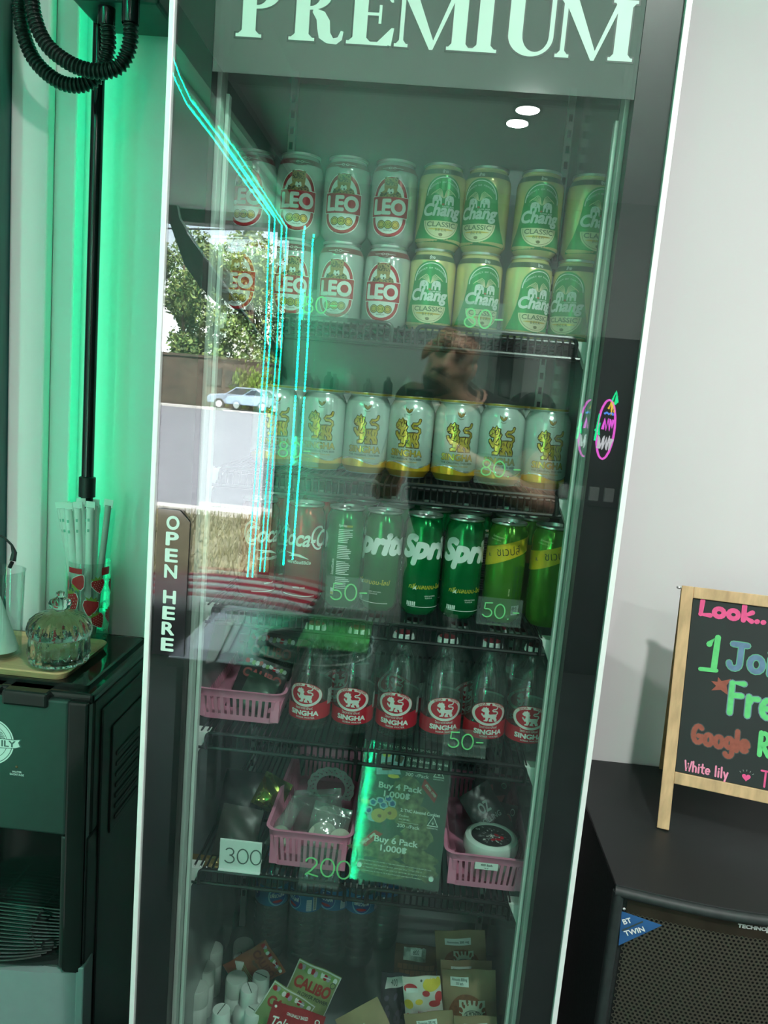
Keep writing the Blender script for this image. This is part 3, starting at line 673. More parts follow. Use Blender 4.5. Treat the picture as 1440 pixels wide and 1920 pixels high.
d.text('รสชาติออริจินัล',-.006,.0595,.0044,white,1,bold=.03); d.text('ออริจินัล เทสต์',-.003,.0235,.0022,white,1,bold=.02); d.stroke([(-.03,.0125),(.022,.0118)],.0009,white,1,False)
coke = can('soda_can', '', SLK, sred, d, .146, 'slim soft drink cans on the third shelf')
d = Dec()
band = [(-.0901+.1802*i/40) for i in range(41)]
up = [(x, .1180+.0105*math.sin((x+.0)/.0287*.9)) for x in band]; lo = [(x, .0930+.014*math.sin((x+.0)/.0287*.9)) for x in band]
d.poly(up+lo[::-1],yellow,1)
d.text('ชเวปส์',.004,.1010,.0120,mat('near black print',(.02,.03,.02),.5),2,bold=-.005,rot=.16,width=.034); d.text('s.',-.026,.096,.006,inkk,2,bold=.02)
d.text('Schweppes',-.014,.1245,.0030,cream,1,shear=.3,rot=-.1); d.text('Lemon Lime',-.018,.1205,.0024,cream,1,shear=.3,rot=-.12)
dg = mat('dark green print', (.02,.10,.02), .5)
for c0, wd in ((.0150,.0075),(.0235,.0060)):
    for k in range(34): d.rect(c0,c0+random.uniform(wd*.6,wd),.0840-.0019*k,.0851-.0019*k,dg,1)
d.stroke([(.0128,.088),(.0128,.040)],.0006,dg,1,False); d.text('RECYCLE',.0105,.047,.0018,cream,1,bold=.03,rot=PI/2); d.ring(.0105,.0345,.0022,.0022,.0008,dg,1,12)
d.rect(.016,.030,.0135,.027,white,1)
for k in range(12): d.rect(.0168+.00105*k,.0168+.00105*k+random.uniform(.0003,.0007),.0155,.0265,inkk,2)
schw = can('soda_can', '', SLK, lime, d, .146, 'slim soft drink cans on the third shelf')
YS = .135; z3 = SHELF_Z[3]
place(coke, 484, 1022, YS, z3, 1.05, 'slim red cola can at the far left, half lost in the reflections'); place(coke, 570, 1030, YS, z3, .1, 'slim red cola can with white script, second from the left')
place(sprite, 645, 1040, YS, z3, -2.72, 'slim green soda can turned to its ingredients panel')
place(sprite, 715, 1050, YS, z3, -.15, 'slim green soda can with lettering starting mid-word, beside a price card'); place(sprite, 790, 1058, YS, z3, .62, 'slim green soda can third of the green ones from the left')
place(sprite, 866, 1065, YS, z3, .55, 'slim green soda can beside the lime and yellow cans'); place(schw, 945, 1075, YS, z3, -.1, 'slim lime can with yellow diagonal band, left of two, behind the price card')
place(schw, 1027, 1085, YS, z3, .05, 'slim lime can with yellow diagonal band, rightmost can on its shelf')
for rr, dy in enumerate((.066, .126)):
    for i, (u, v) in enumerate([(484,1022),(570,1030),(645,1040),(715,1050),(790,1058),(866,1065),(945,1075),(1027,1085)]):
        x = P(u, v, YS).x+(.012 if rr == 0 else .004)+random.uniform(-.004,.004); x = min(x, .170 if rr == 0 else .168)
        src = coke if i < 2 else (schw if (i > 5 and rr == 0) else sprite)
        copy_thing(src, '%s can, %s row of slim cans, %s from left' % ({coke: 'red cola', sprite: 'green soda', schw: 'lime and yellow soda'}[src], ('second', 'third')[rr], ORD[i]),
                   (x, YS+dy+random.uniform(-.004,.004), z3), (0,0,random.uniform(-3,3)), 'slim soft drink cans on the third shelf')

# ------------------------------------------------------------------ glass soda bottles
BP = [(.0,.004),(.020,.002),(.0275,.003),(.0308,.010),(.0312,.022),(.0310,.060),(.0305,.085),(.0275,.105),(.0215,.121),(.0150,.132),(.0122,.138),(.0120,.146),(.0132,.148),(.0132,.151)]
bglass = thin('clear bottle glass', (.86,.92,.90), .085, .9, .03, film=.05, filmcol=(.5,.52,.5)); water = thin('water in bottle', (.90,.96,.95), .03, .5, .0)
br = thing('soda_bottle', '', 'bottle', group='glass soda bottles on the fourth shelf')
b = MB(); b.lathe(BP, 36); b.build('glass', bglass, br, True)
b = MB(); b.lathe([(0,.006),(.026,.007),(.0292,.013),(.0295,.024),(.0293,.060),(.0288,.085),(.0262,.103),(.019,.118),(0,.118)], 30); b.build('water', water, br, True)
capm = mat('white crown cap', (.72,.76,.75), .35, .3, noise=.05); capred = mat('dark red cap top', (.20,.02,.03), .4, noise=.05)
b = MB(); n = 42; vs = []
for k, (rr, zz) in enumerate(((.0128,.1575),(.0140,.1560),(.0150,.1490))):
    for i in range(n): vs.append(((rr+(.0007*(k) if i % 2 else 0))*math.sin(2*PI*i/n), -(rr+(.0007*k if i % 2 else 0))*math.cos(2*PI*i/n), zz))
b.add(vs, [(k*n+i, k*n+(i+1) % n, (k+1)*n+(i+1) % n, (k+1)*n+i) for k in range(2) for i in range(n)])
cp = b.build('crown_cap', capm, br); b = MB(); b.lathe([(0,.1582),(.010,.1581),(.0129,.1575)], 30); b.build('cap_top', capred, cp, True)
d = Dec(); rz = RZ(BP[2:], .0310)
red2 = mat('label red', (.50,.015,.035), .4, noise=.06); blabel = mat('pale label print', (.72,.70,.68), .5)
lo = [(-.0487+.0974*i/60) for i in range(61)]
d.poly([(x, .0440+.0035*math.sin(x/.0310*1.0-.6)) for x in lo]+[(x, .0195+.0015*math.sin(x/.031*1.0-.6)) for x in lo[::-1]],red2,1)
d.ell(-.002,.0565,.0272,.0182,red2,2,36); d.ell(-.002,.0565,.0264,.0175,blabel,3,36); d.ell(-.002,.0565,.0216,.0136,red2,4,36)
put_lion(d,-.0145,.0450,.0250,.0230,blabel,None,5)
d.text('SODA',-.0125,.0682,.0034,red2,5,bold=.02,rot=.42); d.text('WATER',.0110,.0680,.0034,red2,5,bold=.02,rot=-.45); d.ell(-.001,.0712,.002,.0022,red2,5,10)
d.text('เครื่องหมายการค้า',-.002,.0376,.0022,red2,5)
d.text('โซดาตราสิงห์',-.002,.0350,.0036,blabel,5,bold=.01); d.text('SINGHA',-.001,.0258,.0068,white,5,bold=.05,width=.043); d.text('SODA WATER',.001,.0212,.0024,blabel,5,bold=.02,width=.028)
# rear print seen through the glass
for s in (1,):
    x0 = .058; d.rect(x0,x0+.034,.030,.066,mat('faded label back',(.45,.38,.38),.6,noise=.3,nscale=120),1); d.rect(x0,x0+.034,.066,.069,blabel,1)
d.rect(.036,.050,.040,.064,mat('faded nutrition panel',(.40,.42,.40),.6,noise=.4,nscale=300),1)
d.build('printed_label', on_cyl(rz), br, cut=.004, cuty=.008)
YB = .125
w6 = ['leftmost', 'second from left', 'third from left', 'fourth from left', 'fifth from left', 'rightmost']
for i, (u, v, a) in enumerate([(582,1310,-.1),(662,1320,.05),(745,1322,-.05),(826,1335,.22),(908,1345,.18),(988,1350,.05)]):
    place(br, u, v, YB, SHELF_Z[4], a, 'clear glass soda bottle with red lion label, front row, '+w6[i])
for i, (u, v, a) in enumerate([(600,1310,.7),(680,1320,1.4),(757,1322,-.6),(845,1335,.9),(920,1345,2.1),(1000,1350,.6)]):
    x = min(P(u, v, YB).x+.004, .168); copy_thing(br, 'clear glass soda bottle in the row behind, '+w6[i], (x, .195, SHELF_Z[4]), (0,0,a), 'glass soda bottles on the fourth shelf')
# ------------------------------------------------------------------ pink baskets
pink = mat('pink plastic', (.80,.27,.42), .42, noise=.03)
def basket(label, x, y, z, w, dp, h):
    r = thing('plastic_basket', label, 'basket', (x, y, z), group='pink plastic baskets'); ht, hb = w/2, w/2-.008
    def rr(hw, y0, y1, zz, q):
        pts = []
        for cx, cy, a in ((hw-q, y1-q, 0), (-hw+q, y1-q, 90), (-hw+q, y0+q, 180), (hw-q, y0+q, 270)):
            pts += [(cx+q*math.cos(math.radians(a+t)), cy+q*math.sin(math.radians(a+t)), zz) for t in (0,22,45,68,90)]
        return pts
    b = MB(); lo = rr(ht-.002, .002, dp-.002, h-.007, .014); up = rr(ht, 0, dp, h-.006, .016); tp = rr(ht+.004, -.004, dp+.004, h, .018); ti = rr(ht-.001, .001, dp-.001, h, .015); li = rr(ht-.0035, .0035, dp-.0035, h-.013, .013); lw = rr(ht-.001,.001,dp-.001,h-.013,.015)
    k = len(lo); b.v += lw+up+tp+ti+li
    for q in range(4):
        for i in range(k): b.f.append((q*k+i, q*k+(i+1) % k, (q+1)*k+(i+1) % k, (q+1)*k+i)); b.m.append(0)
    for i in range(k): b.f.append((4*k+i, 4*k+(i+1) % k, (i+1) % k, i)); b.m.append(0)
    b.build('rim', pink, r, True)
    b = MB(); bo = rr(hb, .008, dp-.008, .0, .012); bi = rr(hb, .008, dp-.008, .0025, .012); b1 = rr(hb+.001, .007, dp-.007, .009, .013)
    b.v += bo+b1+bi
    for i in range(k): b.f.append((i, (i+1) % k, k+(i+1) % k, k+i)); b.m.append(0)
    b.f.append(tuple(range(2*k, 3*k))); b.m.append(0); b.f.append(tuple(reversed(range(k)))); b.m.append(0)
    b.build('base', pink, r)
    n = 12; me = None
    for i in range(n):
        t = (i+.5)/n*2-1; xb, xt = t*(hb-.008), t*(ht-.010); hw_ = .0024
        if me is None:
            b = MB(); b.add([(-hw_,.0075,.007),(hw_,.0075,.007),(hw_,.011,.007),(-hw_,.011,.007),(-hw_,0.0005,h-.012),(hw_,0.0005,h-.012),(hw_,.004,h-.012),(-hw_,.004,h-.012)], [(0,3,2,1),(4,5,6,7),(0,1,5,4),(1,2,6,5),(2,3,7,6),(3,0,4,7)])
            o = b.build('slat', pink, r); me = o.data
        else: o = link('slat', me, r)
        o.location = ((xb+xt)/2, 0, 0); o.rotation_euler = (0, math.atan2(xt-xb, h)*1.0, 0)
    b = MB()
    for s in (-1, 1):
        m_ = 26
        for i in range(m_):
            yy = .016+(dp-.032)*i/(m_-1)
            b.add([(s*hb,yy-.0022,.007),(s*hb,yy+.0022,.007),(s*(hb-.003),yy+.0022,.007),(s*(hb-.003),yy-.0022,.007),(s*(ht-.0005),yy-.0022,h-.012),(s*(ht-.0005),yy+.0022,h-.012),(s*(ht-.0035),yy+.0022,h-.012),(s*(ht-.0035),yy-.0022,h-.012)], [(0,3,2,1),(4,5,6,7),(0,1,5,4),(1,2,6,5),(2,3,7,6),(3,0,4,7)])
    for i in range(n):
        t = (i+.5)/n*2-1; xb = t*(hb-.006); b.box(xb-.0024, xb+.0024, dp-.008, dp-.003, .007, h-.012)
    b.build('side_slats', pink, r)
    for sx in (-1, 1):
        b = MB(); b.box(sx*(hb-.003)-.006, sx*(hb-.003)+.006, .004, .016, .004, h-.012); b.build('corner_post', pink, r)
    return r
z5 = SHELF_Z[5]+.001; z4 = SHELF_Z[4]+.001
def bx(u0, v0, u1, v1, y): a, c = P(u0, v0, y), P(u1, v1, y); return (a.x+c.x)/2, c.x-a.x
xR, wR = bx(838,1600,993,1630,.08); bkR = basket('pink plastic basket with white price sticker, right of the poster', xR, .082, z5, wR, .26, .057)
xLb, wLb = bx(500,1566,655,1598,.08); bkL = basket('pink plastic basket of cookie bags, left of the poster', xLb, .082, z5, wLb, .28, .062)
x4b, w4b = bx(363,1290,530,1312,.10); bk4 = basket('pink plastic basket of black pouches beside the soda bottles', x4b, .098, z4, w4b, .26, .050)
d = Dec(); d.rect(-.017,.017,-.005,.006,white,1); d.text('400 Bath',0,.0006,.0034,inkk,2,bold=.02); d.text('10g x8',0,-.0035,.0016,inkk,2,bold=.02)
d.build('price_sticker', lambda x, y, l: Vector((x-.002, -.0048-l, .043+y)), bkR)

# ------------------------------------------------------------------ pouches
AXES = {}
def pouch(name, label, cat, TL, TR, y, h, th, mt, dec=None, group=None, lean=0.10, top=None, yaw=0., flat=False, wide=None):
    L_, R_ = P(*TL, y), P(*TR, y); ex = (R_-L_).normalized(); w = (R_-L_).length if wide is None else wide
    up = Vector((0,0,1)); up = (up-ex*up.dot(ex)).normalized(); fy = up.cross(ex)           # fy -> into the cooler
    mid = (L_+R_)/2; rot = Matrix.Rotation(-lean, 3, ex); up = rot @ up; fy = rot @ fy
    if yaw:
        q = Matrix.Rotation(yaw, 3, up); ex = q @ ex; fy = q @ fy
    O = mid-up*h
    def bul(a, c): return th/2*max(0, 1-(2*a)**2)**.55*max(0, math.sin(PI*min(1, c*1.06)))**.6*(1-.55*c)
    nx2, ny2 = 12, 14; b = MB(); vs = []; wr = .0012
    for s in (-1, 1):
        for j in range(ny2+1):
            for i in range(nx2+1):
                a = i/nx2-.5; c = j/ny2; t_ = bul(a, c)+.0007
                vs.append(O+ex*(a*w)+up*(c*h)+fy*(s*t_+wr*math.sin(9*a+13*c)))
    k = (nx2+1)*(ny2+1); fs = []
    for s in (0, 1):
        for j in range(ny2):
            for i in range(nx2):
                q = s*k+j*(nx2+1)+i; fs.append((q, q+1, q+nx2+2, q+nx2+1))
    edge = [i for i in range(nx2+1)]+[j*(nx2+1)+nx2 for j in range(1, ny2+1)]+[ny2*(nx2+1)+i for i in range(nx2-1, -1, -1)]+[j*(nx2+1) for j in range(ny2-1, 0, -1)]
    fs += [(edge[i], edge[(i+1) % len(edge)], k+edge[(i+1) % len(edge)], k+edge[i]) for i in range(len(edge))]
    b.add([v-O for v in vs], fs)
    r = thing(name, label, cat, O, group=group); AXES[r.name] = (ex, up, fy); bag = b.build('bag', mt, r, True)
    b = MB(); b.obox(up*(h*.86), ex*(w*.47), up*.0012, fy*.0014); b.build('seal_ridge', mt, r)
    if dec:
        def fn(x, yy, l):
            a = max(-.5, min(.5, x)); c = max(0, min(1, yy)); t_ = bul(a, c)+.0011+l
            return ex*(a*w)+up*(c*h)+fy*(-t_+wr*math.sin(9*a+13*c))
        dec.build('print', fn, bag, cut=.07, cuty=.06)
    return r
kraft = mat('kraft paper', (.30,.21,.12), .7, noise=.12, nscale=30, bump=.1, bscale=300)
blackfoil = mat('black foil', (.012,.014,.015), .35, .1, noise=.2, nscale=40, bump=.4, bscale=60)
sticker = mat('white sticker', (.7,.74,.72), .5, noise=.03)
def stk_dec(lines, cx=0, cy=.86, w=.5, h=.10, rot=0):
    d = Dec(); d.poly([(cx+a*w/2*math.cos(rot)-c*h/2*math.sin(rot), cy+a*w/2*math.sin(rot)+c*h/2*math.cos(rot)) for a, c in ((-1,-1),(1,-1),(1,1),(-1,1))],sticker,1)
    for i, t in enumerate(lines): d.text(t,cx,cy+h*(.10-.42*i if len(lines) > 1 else -.18),h*.30,inkk,2,bold=.02,width=w*(.84 if i == 0 else .4),rot=rot)
    return d
# bottom shelf, kraft pouches on the right
GK = 'kraft pouches on the cooler floor'
almond = mat('almond brown', (.22,.08,.035), .6, noise=.3, nscale=200); artm = mat('pale mint label art', (.50,.58,.46), .6, noise=.05)
def almonds(d, cx, cy, s):
    d.rect(cx-s,cx+s,cy-s*.62,cy+s*.62,artm,3)
    for i in range(16):
        t = 2*PI*i/16; d.ell(cx+s*.95*math.cos(t),cy+s*.58*math.sin(t),s*.17,s*.1,almond,4,10,rot=t)
    d.ell(cx,cy,s*.66,s*.2,inkk,5,20); d.ell(cx,cy,s*.62,s*.17,artm,6,20); d.text('ALMONDS',cx,cy-s*.07,s*.22,inkk,7,bold=.03,width=s*1.1)
d = stk_dec(['Gummies 200 mg'],-.05,.88,.52,.07); d.ell(0,.66,.34,.14,almond,1,24); almonds(d,.05,.66,.2)
pouch('kraft_pouch','tallest kraft paper pouch, standing at the back right of the cooler floor','pouch',(815,1745),(909,1743),.27,.15,.04,kraft,d,GK)
d = stk_dec(['Almonds 800mg'],-.1,.9,.4,.06)
pouch('kraft_pouch','kraft paper pouch squeezed between the tallest one and the almond one','pouch',(826,1800),(922,1801),.215,.13,.035,kraft,d,GK)
d = stk_dec(['Almonds 800mg','350 bath'],-.18,.88,.34,.095); d.ell(-.05,.52,.36,.24,almond,1,24); almonds(d,.04,.55,.24)
pouch('kraft_pouch','kraft paper pouch with an almond window and two-line white sticker','pouch',(829,1817),(929,1818),.175,.15,.04,kraft,d,GK)
pouch('kraft_pouch','front kraft paper pouch at the bottom right edge of the picture','pouch',(851,1905),(931,1905),.105,.12,.035,kraft,stk_dec(['Something Sweet'],.0,.88,.55,.07),GK)
pouch('kraft_pouch','kraft paper pouch with two-line sticker below the fruity white pouch','pouch',(757,1902),(848,1893),.115,.13,.035,kraft,stk_dec(['Gummies 200 mg','300 bath'],-.05,.87,.42,.10),GK)
d = stk_dec(['Almonds'],-.1,.78,.34,.08); almonds(d,.22,.5,.2)
pouch('kraft_pouch','kraft paper pouch lying askew at the bottom centre of the picture','pouch',(628,1912),(708,1868),.12,.13,.03,kraft,d,GK,lean=.5)
# fruity pouch
d = Dec(); fy_ = mat('fruit yellow', (.72,.52,.05), .5, noise=.1); fr_ = mat('fruit red', (.55,.04,.05), .5, noise=.1)
for cx, cy, rx, ry, mt in ((.25,.85,.22,.12,fy_),(-.3,.8,.18,.08,fr_),(.42,.62,.1,.1,fr_),(-.38,.5,.12,.1,fy_),(.1,.7,.1,.06,fr_),(-.42,.2,.08,.12,fr_),(.3,.5,.15,.07,fr_),(.44,.9,.06,.1,fy_),(-.1,.55,.1,.05,fy_)): d.ell(cx,cy,rx,ry,mt,1,18)
d.rect(-.36,.38,.2,.4,mat('pale pink panel',(.75,.6,.6),.5),2); d.text('Nerry Blaze',.05,.32,.06,fr_,3,bold=.01,shear=.2); d.text('100 CARD FLAVOUR',.1,.23,.04,fr_,3); d.rect(-.42,-.1,.72,.8,sticker,3); d.ell(.0,.93,.03,.02,inkk,3,12)
pouch('fruit_gummy_pouch','white pouch printed with red and yellow fruit on the cooler floor','pouch',(754,1832),(825,1829),.17,.085,.02,mat('white pouch',(.66,.64,.58),.45,noise=.05),d)
d = Dec(); d.rect(-.3,.22,.74,.96,mat('pebble print',(.34,.40,.36),.6,noise=.7,nscale=60),1); d.rect(-.14,.12,.83,.95,sticker,2); d.text('600',-.01,.855,.07,inkk,3)
for k in range(5):
    for i in range(7): d.rect(-.42+i*.125+(k % 2)*.05,-.42+i*.125+(k % 2)*.05+.11,.2+k*.1,.285+k*.1,mat('brown brick print',(.20,.11,.06),.6,noise=.3,nscale=30),1)
pouch('brown_snack_pouch','brown transparent pouch with a 600 price label at the back','pouch',(742,1768),(822,1776),.27,.10,.025,mat('brown pouch',(.10,.065,.04),.45,noise=.3,nscale=30),d)
d = Dec(); d.poly([(-.36,.72),(-.3,.92),(.28,.96),(.3,.8)],sticker,1); d.text('400',-.03,.80,.11,inkk,2)
for k in range(14): d.ell(random.uniform(-.35,.35),random.uniform(.1,.65),.09,.05,mat('grape print',(.13,.11,.16),.5,noise=.3),1,12,rot=random.random()*3)
pouch('grape_gummy_pouch','small grey purple pouch with a torn 400 label','pouch',(716,1822),(768,1826),.2,.095,.02,mat('grey purple pouch',(.07,.07,.085),.4,noise=.2),d)
# left pouches with red lettering
def calibo(mt_txt, sub=None):
    d = Dec(); d.text('CALIBO',.0,.66,.14,mt_txt,2,bold=.05,width=.84)
    d.text('FLOWER POWER',.1,.57,.05,inkk,2,bold=.02,width=.7)
    for k in range(12): d.ell(-.42+.075*k,.91+.012*math.sin(k*2),.045,.04,[red,mat('lilac print',(.4,.35,.45),.5),mat('leaf print',(.2,.35,.1),.5),white][k % 4],1,12)
    d.ring(.4,.84,.06,.045,.012,inkk,3,14); d.ell(-.4,.9,.04,.03,red,3,10); d.rect(.1,.3,.9,.915,white,3)
    for k in range(9): d.rect(-.3,.3,.12+.035*k,.135+.035*k,mat('leaf print',(.2,.35,.1),.5),1)
    return d
gp = mat('green cannabis pouch', (.28,.36,.15), .4, noise=.25, nscale=25); rtxt = mat('brick red lettering', (.42,.05,.04), .45)
pe = mat('pale pouch edge', (.7,.74,.7), .4)
GC = 'pouches with red lettering on the cooler floor'
def edged(r, mt): return r
d = calibo(rtxt); d.stroke([(-.49,.02),(-.49,.985),(.49,.985),(.49,.02)],.03,pe,1,False)
pouch('printed_pouch','green pouch with large red lettering, pale edge, fully in view','pouch',(562,1797),(641,1832),.20,.125,.02,gp,d,GC)
d = calibo(rtxt); d.stroke([(-.49,.02),(-.49,.985),(.49,.985),(.49,.02)],.03,pe,1,False)
pouch('printed_pouch','green pouch with red lettering peeking out above the red pouch','pouch',(516,1838),(592,1885),.155,.11,.018,gp,d,GC)
pouch('printed_pouch','dull orange pouch standing in front of the water bottles','pouch',(497,1762),(537,1822),.27,.09,.02,mat('orange pouch',(.30,.08,.035),.45,noise=.15),calibo(mat('dark orange print',(.16,.03,.02),.5)),GC,wide=.07)
d = Dec(); d.text("Toker Cola",.0,.60,.17,white,2,bold=.015,shear=.3,width=.86); d.text('ORIGINALLY BAKED',.0,.85,.05,white,2,bold=.02,width=.4); d.ring(.38,.86,.05,.05,.02,white,2,12); d.ell(-.43,.92,.025,.025,white,2,8)
d.poly([(-.4,.5),(-.1,.52),(.2,.48),(.45,.52),(.2,.44),(-.1,.48)],white,2)
pouch('printed_pouch','red pouch with white script lettering at the bottom of the picture','pouch',(513,1876),(611,1906),.11,.09,.02,mat('red pouch',(.35,.02,.03),.35,noise=.1),d,GC)

# ------------------------------------------------------------------ water bottles on the cooler floor
pet = thin('clear water bottle', (.88,.94,.93), .12, .9, .06, film=.14, filmcol=(.6,.66,.66), bump=.6, bscale=90); blue = mat('blue label', (.02,.17,.36), .4, noise=.15, nscale=30); sky_ = mat('pale blue swirl', (.25,.5,.65), .4)
wb = thing('water_bottle', '', 'bottle', group='plastic water bottles on the cooler floor')
prof = [(0,.003),(.024,.001),(.029,.006),(.0325,.016)]
z = .02
while z < .118: prof += [(.0325,z),(.0325,z+.010),(.0312,z+.012),(.0312,z+.014)]; z += .016
prof += [(.0325,.122),(.0322,.168),(.0318,.172),(.026,.190),(.018,.204),(.0135,.209),(.0135,.214)]
b = MB(); b.lathe(prof, 30); b.build('shell', pet, wb, True)
b = MB(); b.lathe([(0,.005),(.027,.006),(.0305,.018),(.0305,.165),(.024,.188),(0,.188)], 24); b.build('water', water, wb, True)
b = MB(); n = 40
b.lathe([(.0138,.214),(.0152,.215),(.0152,.228),(.0145,.230),(0,.230)], 40); b.build('screw_cap', mat('blue cap',(.05,.2,.5),.4,noise=.05), wb, True)
b = MB(); b.lathe([(.0328,.124),(.0328,.164)], 40); lb = b.build('label', blue, wb, True)
d = Dec(); d.ell(0,.144,.019,.0195,sky_,1,24); d.ell(0.001,.1445,.0170,.0175,mat('deep blue',(.01,.07,.28),.4),2,24); d.text('เพียวไลฟ์',0,.142,.0085,white,3,bold=.02,width=.029); d.text('Pure',-.001,.153,.005,white,3,bold=.02); d.ell(.0,.1335,.010,.003,red,3,14)
d.rect(.030,.040,.127,.150,white,1); d.rect(.043,.050,.127,.161,white,1)
for k in range(14): d.rect(.0305,.0395,.128+.0015*k,.1286+.0015*k,blue,2); d.rect(.044,.049,.129+.0022*k,.1305+.0022*k,inkk,2)
d.text('Life',-.052,.142,.008,white,3,bold=.03); d.ell(-.052,.146,.015,.017,mat('deep blue',(.01,.07,.28),.4),2,20)
d.build('label_print', lambda x, y, l: Vector(((.0329+l)*math.sin(x/.0328), -(.0329+l)*math.cos(x/.0328), y)), lb, cut=.004)
for i, (u, v, a, lab) in enumerate([(497,1800,.5,'clear water bottle at the far left of the cooler floor row'),(562,1812,-.8,'clear water bottle with barcode side of its blue label showing'),(613,1808,-.4,'clear water bottle tucked behind its two neighbours'),(664,1815,.1,'clear water bottle whose blue label faces forward'),(712,1780,1.5,'clear water bottle furthest right in the row')]):
    q = PZ(u, v+6, FZ); place(wb, u, v, q.y, FZ, a, lab); [setattr(o, 'location', (q.x, min(q.y+.03,.52), FZ)) for o in [x for x in bpy.data.objects if x.get('label') == lab]]

# ------------------------------------------------------------------ white dropper bottles
wbm = mat('white bottle plastic', (.78,.82,.79), .35, noise=.04)
db = thing('white_bottle', '', 'bottle', group='small white bottles on the cooler floor')
b = MB(); b.lathe([(0,0),(.024,0),(.026,.003),(.026,.040),(.0235,.050),(.016,.057),(.0135,.060),(.0135,.066)], 28); b.build('body', wbm, db, True)
b = MB(); b.lathe([(.0135,.062),(.0150,.063),(.0148,.088),(.0138,.0905),(0,.0912)], 28); cpn = b.build('cap', wbm, db, True)
b = MB(); b.box(-.0006,.0006,-.012,.012,.0905,.0918); b.build('cap_slit', mat('grey slit',(.12,.14,.13),.6), cpn)
d = Dec(); d.text('BATH',0,.012,.004,inkk,1); d.rect(-.02,.02,.006,.0075,inkk,1); d.build('print', lambda x, y, l: Vector(((.0262+l)*math.sin(x/.026), -(.0262+l)*math.cos(x/.026), y)), db, cut=.004)
lidm = mat('white jar plastic', (.58,.62,.58), .4, noise=.04); art = mat('grey lid art', (.16,.17,.17), .5, noise=.9, nscale=160)
jr = thing('white_jar', '', 'jar', group='small white jars on the cooler floor')
b = MB(); b.lathe([(0,0),(.017,0),(.018,.002),(.018,.060),(.0165,.062)], 28); b.build('body', wbm, jr, True)
b = MB(); b.lathe([(.0172,.060),(.0188,.061),(.0188,.088),(.0175,.0905),(0,.091)], 28); lid_ = b.build('lid', lidm, jr, True)
b = MB(); b.lathe([(0,.0913),(.0158,.0913),(.0162,.0908)], 28); b.build('lid_sticker', art, lid_)
zc = FZ+.091
for i, (u, v, a) in enumerate([(453,1800,.3),(490,1834,1.2),(468,1858,.5),(415,1898,-.3),(476,1900,1.0),(420,1905,.2)][:5]):
    q = PZ(u, v-6, zc); place(db, u, v, q.y, FZ, a, ['white dropper bottle behind the others, its cap just right of the pale lids','white dropper bottle at the right with a level cap slit','white dropper bottle in the middle of the cluster','front left white dropper bottle at the bottom of the picture','front right white dropper bottle beside the red pouch'][i])
    o = [x for x in bpy.data.objects if x.get('group') == 'small white bottles on the cooler floor'][-1]; o.location = (q.x, max(q.y, .095), FZ)
for i, (u, v) in enumerate([(399,1776),(457,1768),(384,1812),(371,1850),(444,1832)]):
    q = PZ(u, v, zc); place(jr, u, v, q.y, FZ, i, ['small white jar with plain lid at the back left','small white jar with plain lid at the back right','small white jar with printed lid at the left, in the middle','small white jar with printed lid at the far left front','small white jar with printed lid among the dropper bottles'][i])
    o = [x for x in bpy.data.objects if x.get('group') == 'small white jars on the cooler floor'][-1]; o.location = (q.x, max(q.y, .09), FZ)
    if i < 2:
        for ch in o.children:
            for g in list(ch.children):
                if g.name.startswith('lid_sticker'): g.data = g.data.copy(); g.data.materials[0] = lidm

# ------------------------------------------------------------------ things in the baskets
film = thin('milky zip bag', (.80,.84,.82), .06, .7, .12, film=.16, filmcol=(.6,.65,.62), bump=.8, bscale=50)
cookie = mat('pale cookie', (.50,.50,.42), .7, noise=.15, nscale=60, bump=.4)
def zip_bag(label, TL, TR, y, h, cook, lean=.35, yaw=0.):
    r = pouch('cookie_bag', label, 'bag', TL, TR, y, h, .03, film, None, 'zip bags of cookies in the pink basket', lean=lean, yaw=yaw)
    for i, (cx, cz, rad) in enumerate(cook):
        b = MB(); b.lathe([(0,-.004),(rad*.8,-.004),(rad,-.001),(rad,.002),(rad*.8,.0045),(0,.005)], 24)
        o = b.build('cookie', cookie, r, True); e_, u_, f_ = AXES[r.name]; o.location = e_*cx+u_*cz-f_*(.002+.004*i); o.rotation_euler = (1.15, .1*i, .2)
    return r
zip_bag('zip bag with a large pale round cookie in the front of the pink basket', (592,1500), (662,1520), .14, .085, [(-.004,.035,.024),(.022,.038,.018)], .55)
zip_bag('narrow zip bag pushed sideways at the left of the pink basket', (548,1490), (574,1507), .14, .08, [(.004,.02,.016)], .5, .5)
zip_bag('zip bag lying behind the front ones in the pink basket', (552,1482), (640,1478), .22, .075, [(.015,.03,.018)], .7)
# doily ring
lace = mat('white paper lace', (.50,.55,.54), .7, noise=.06)
b = Dec(); no = 72
outer = [((.040+.0022*abs(math.sin(8*t)))*math.cos(t), (.040+.0022*abs(math.sin(8*t)))*math.sin(t)) for t in [2*PI*i/no for i in range(no)]]
inner = [(.025*math.cos(t), .025*math.sin(t)) for t in [2*PI*i/36 for i in range(36)]]
holes = [inner]
for i in range(22):
    t = 2*PI*i/22
    for rr, q in ((.036,.0013),(.031,.0016),(.0335,.0008)):
        tt = t+(.14 if rr < .035 else 0)+(.07 if rr == .0335 else 0); holes.append([(rr*math.cos(tt)+q*math.cos(a), rr*math.sin(tt)+q*math.sin(a)) for a in [2*PI*k/6 for k in range(6)]])
b.poly(outer, lace, 0, holes)
c0 = P(620, 1478, .29)
o = b.build('paper_doily', lambda x, y, l: Vector((x, .35*y*0-.1*y, y)), None, cut=.0)
sol = o.modifiers.new('thickness', 'SOLIDIFY'); sol.thickness = .0008
o.location = c0; tag(o, 'white paper lace doily ring standing at the back of the pink basket', 'doily')
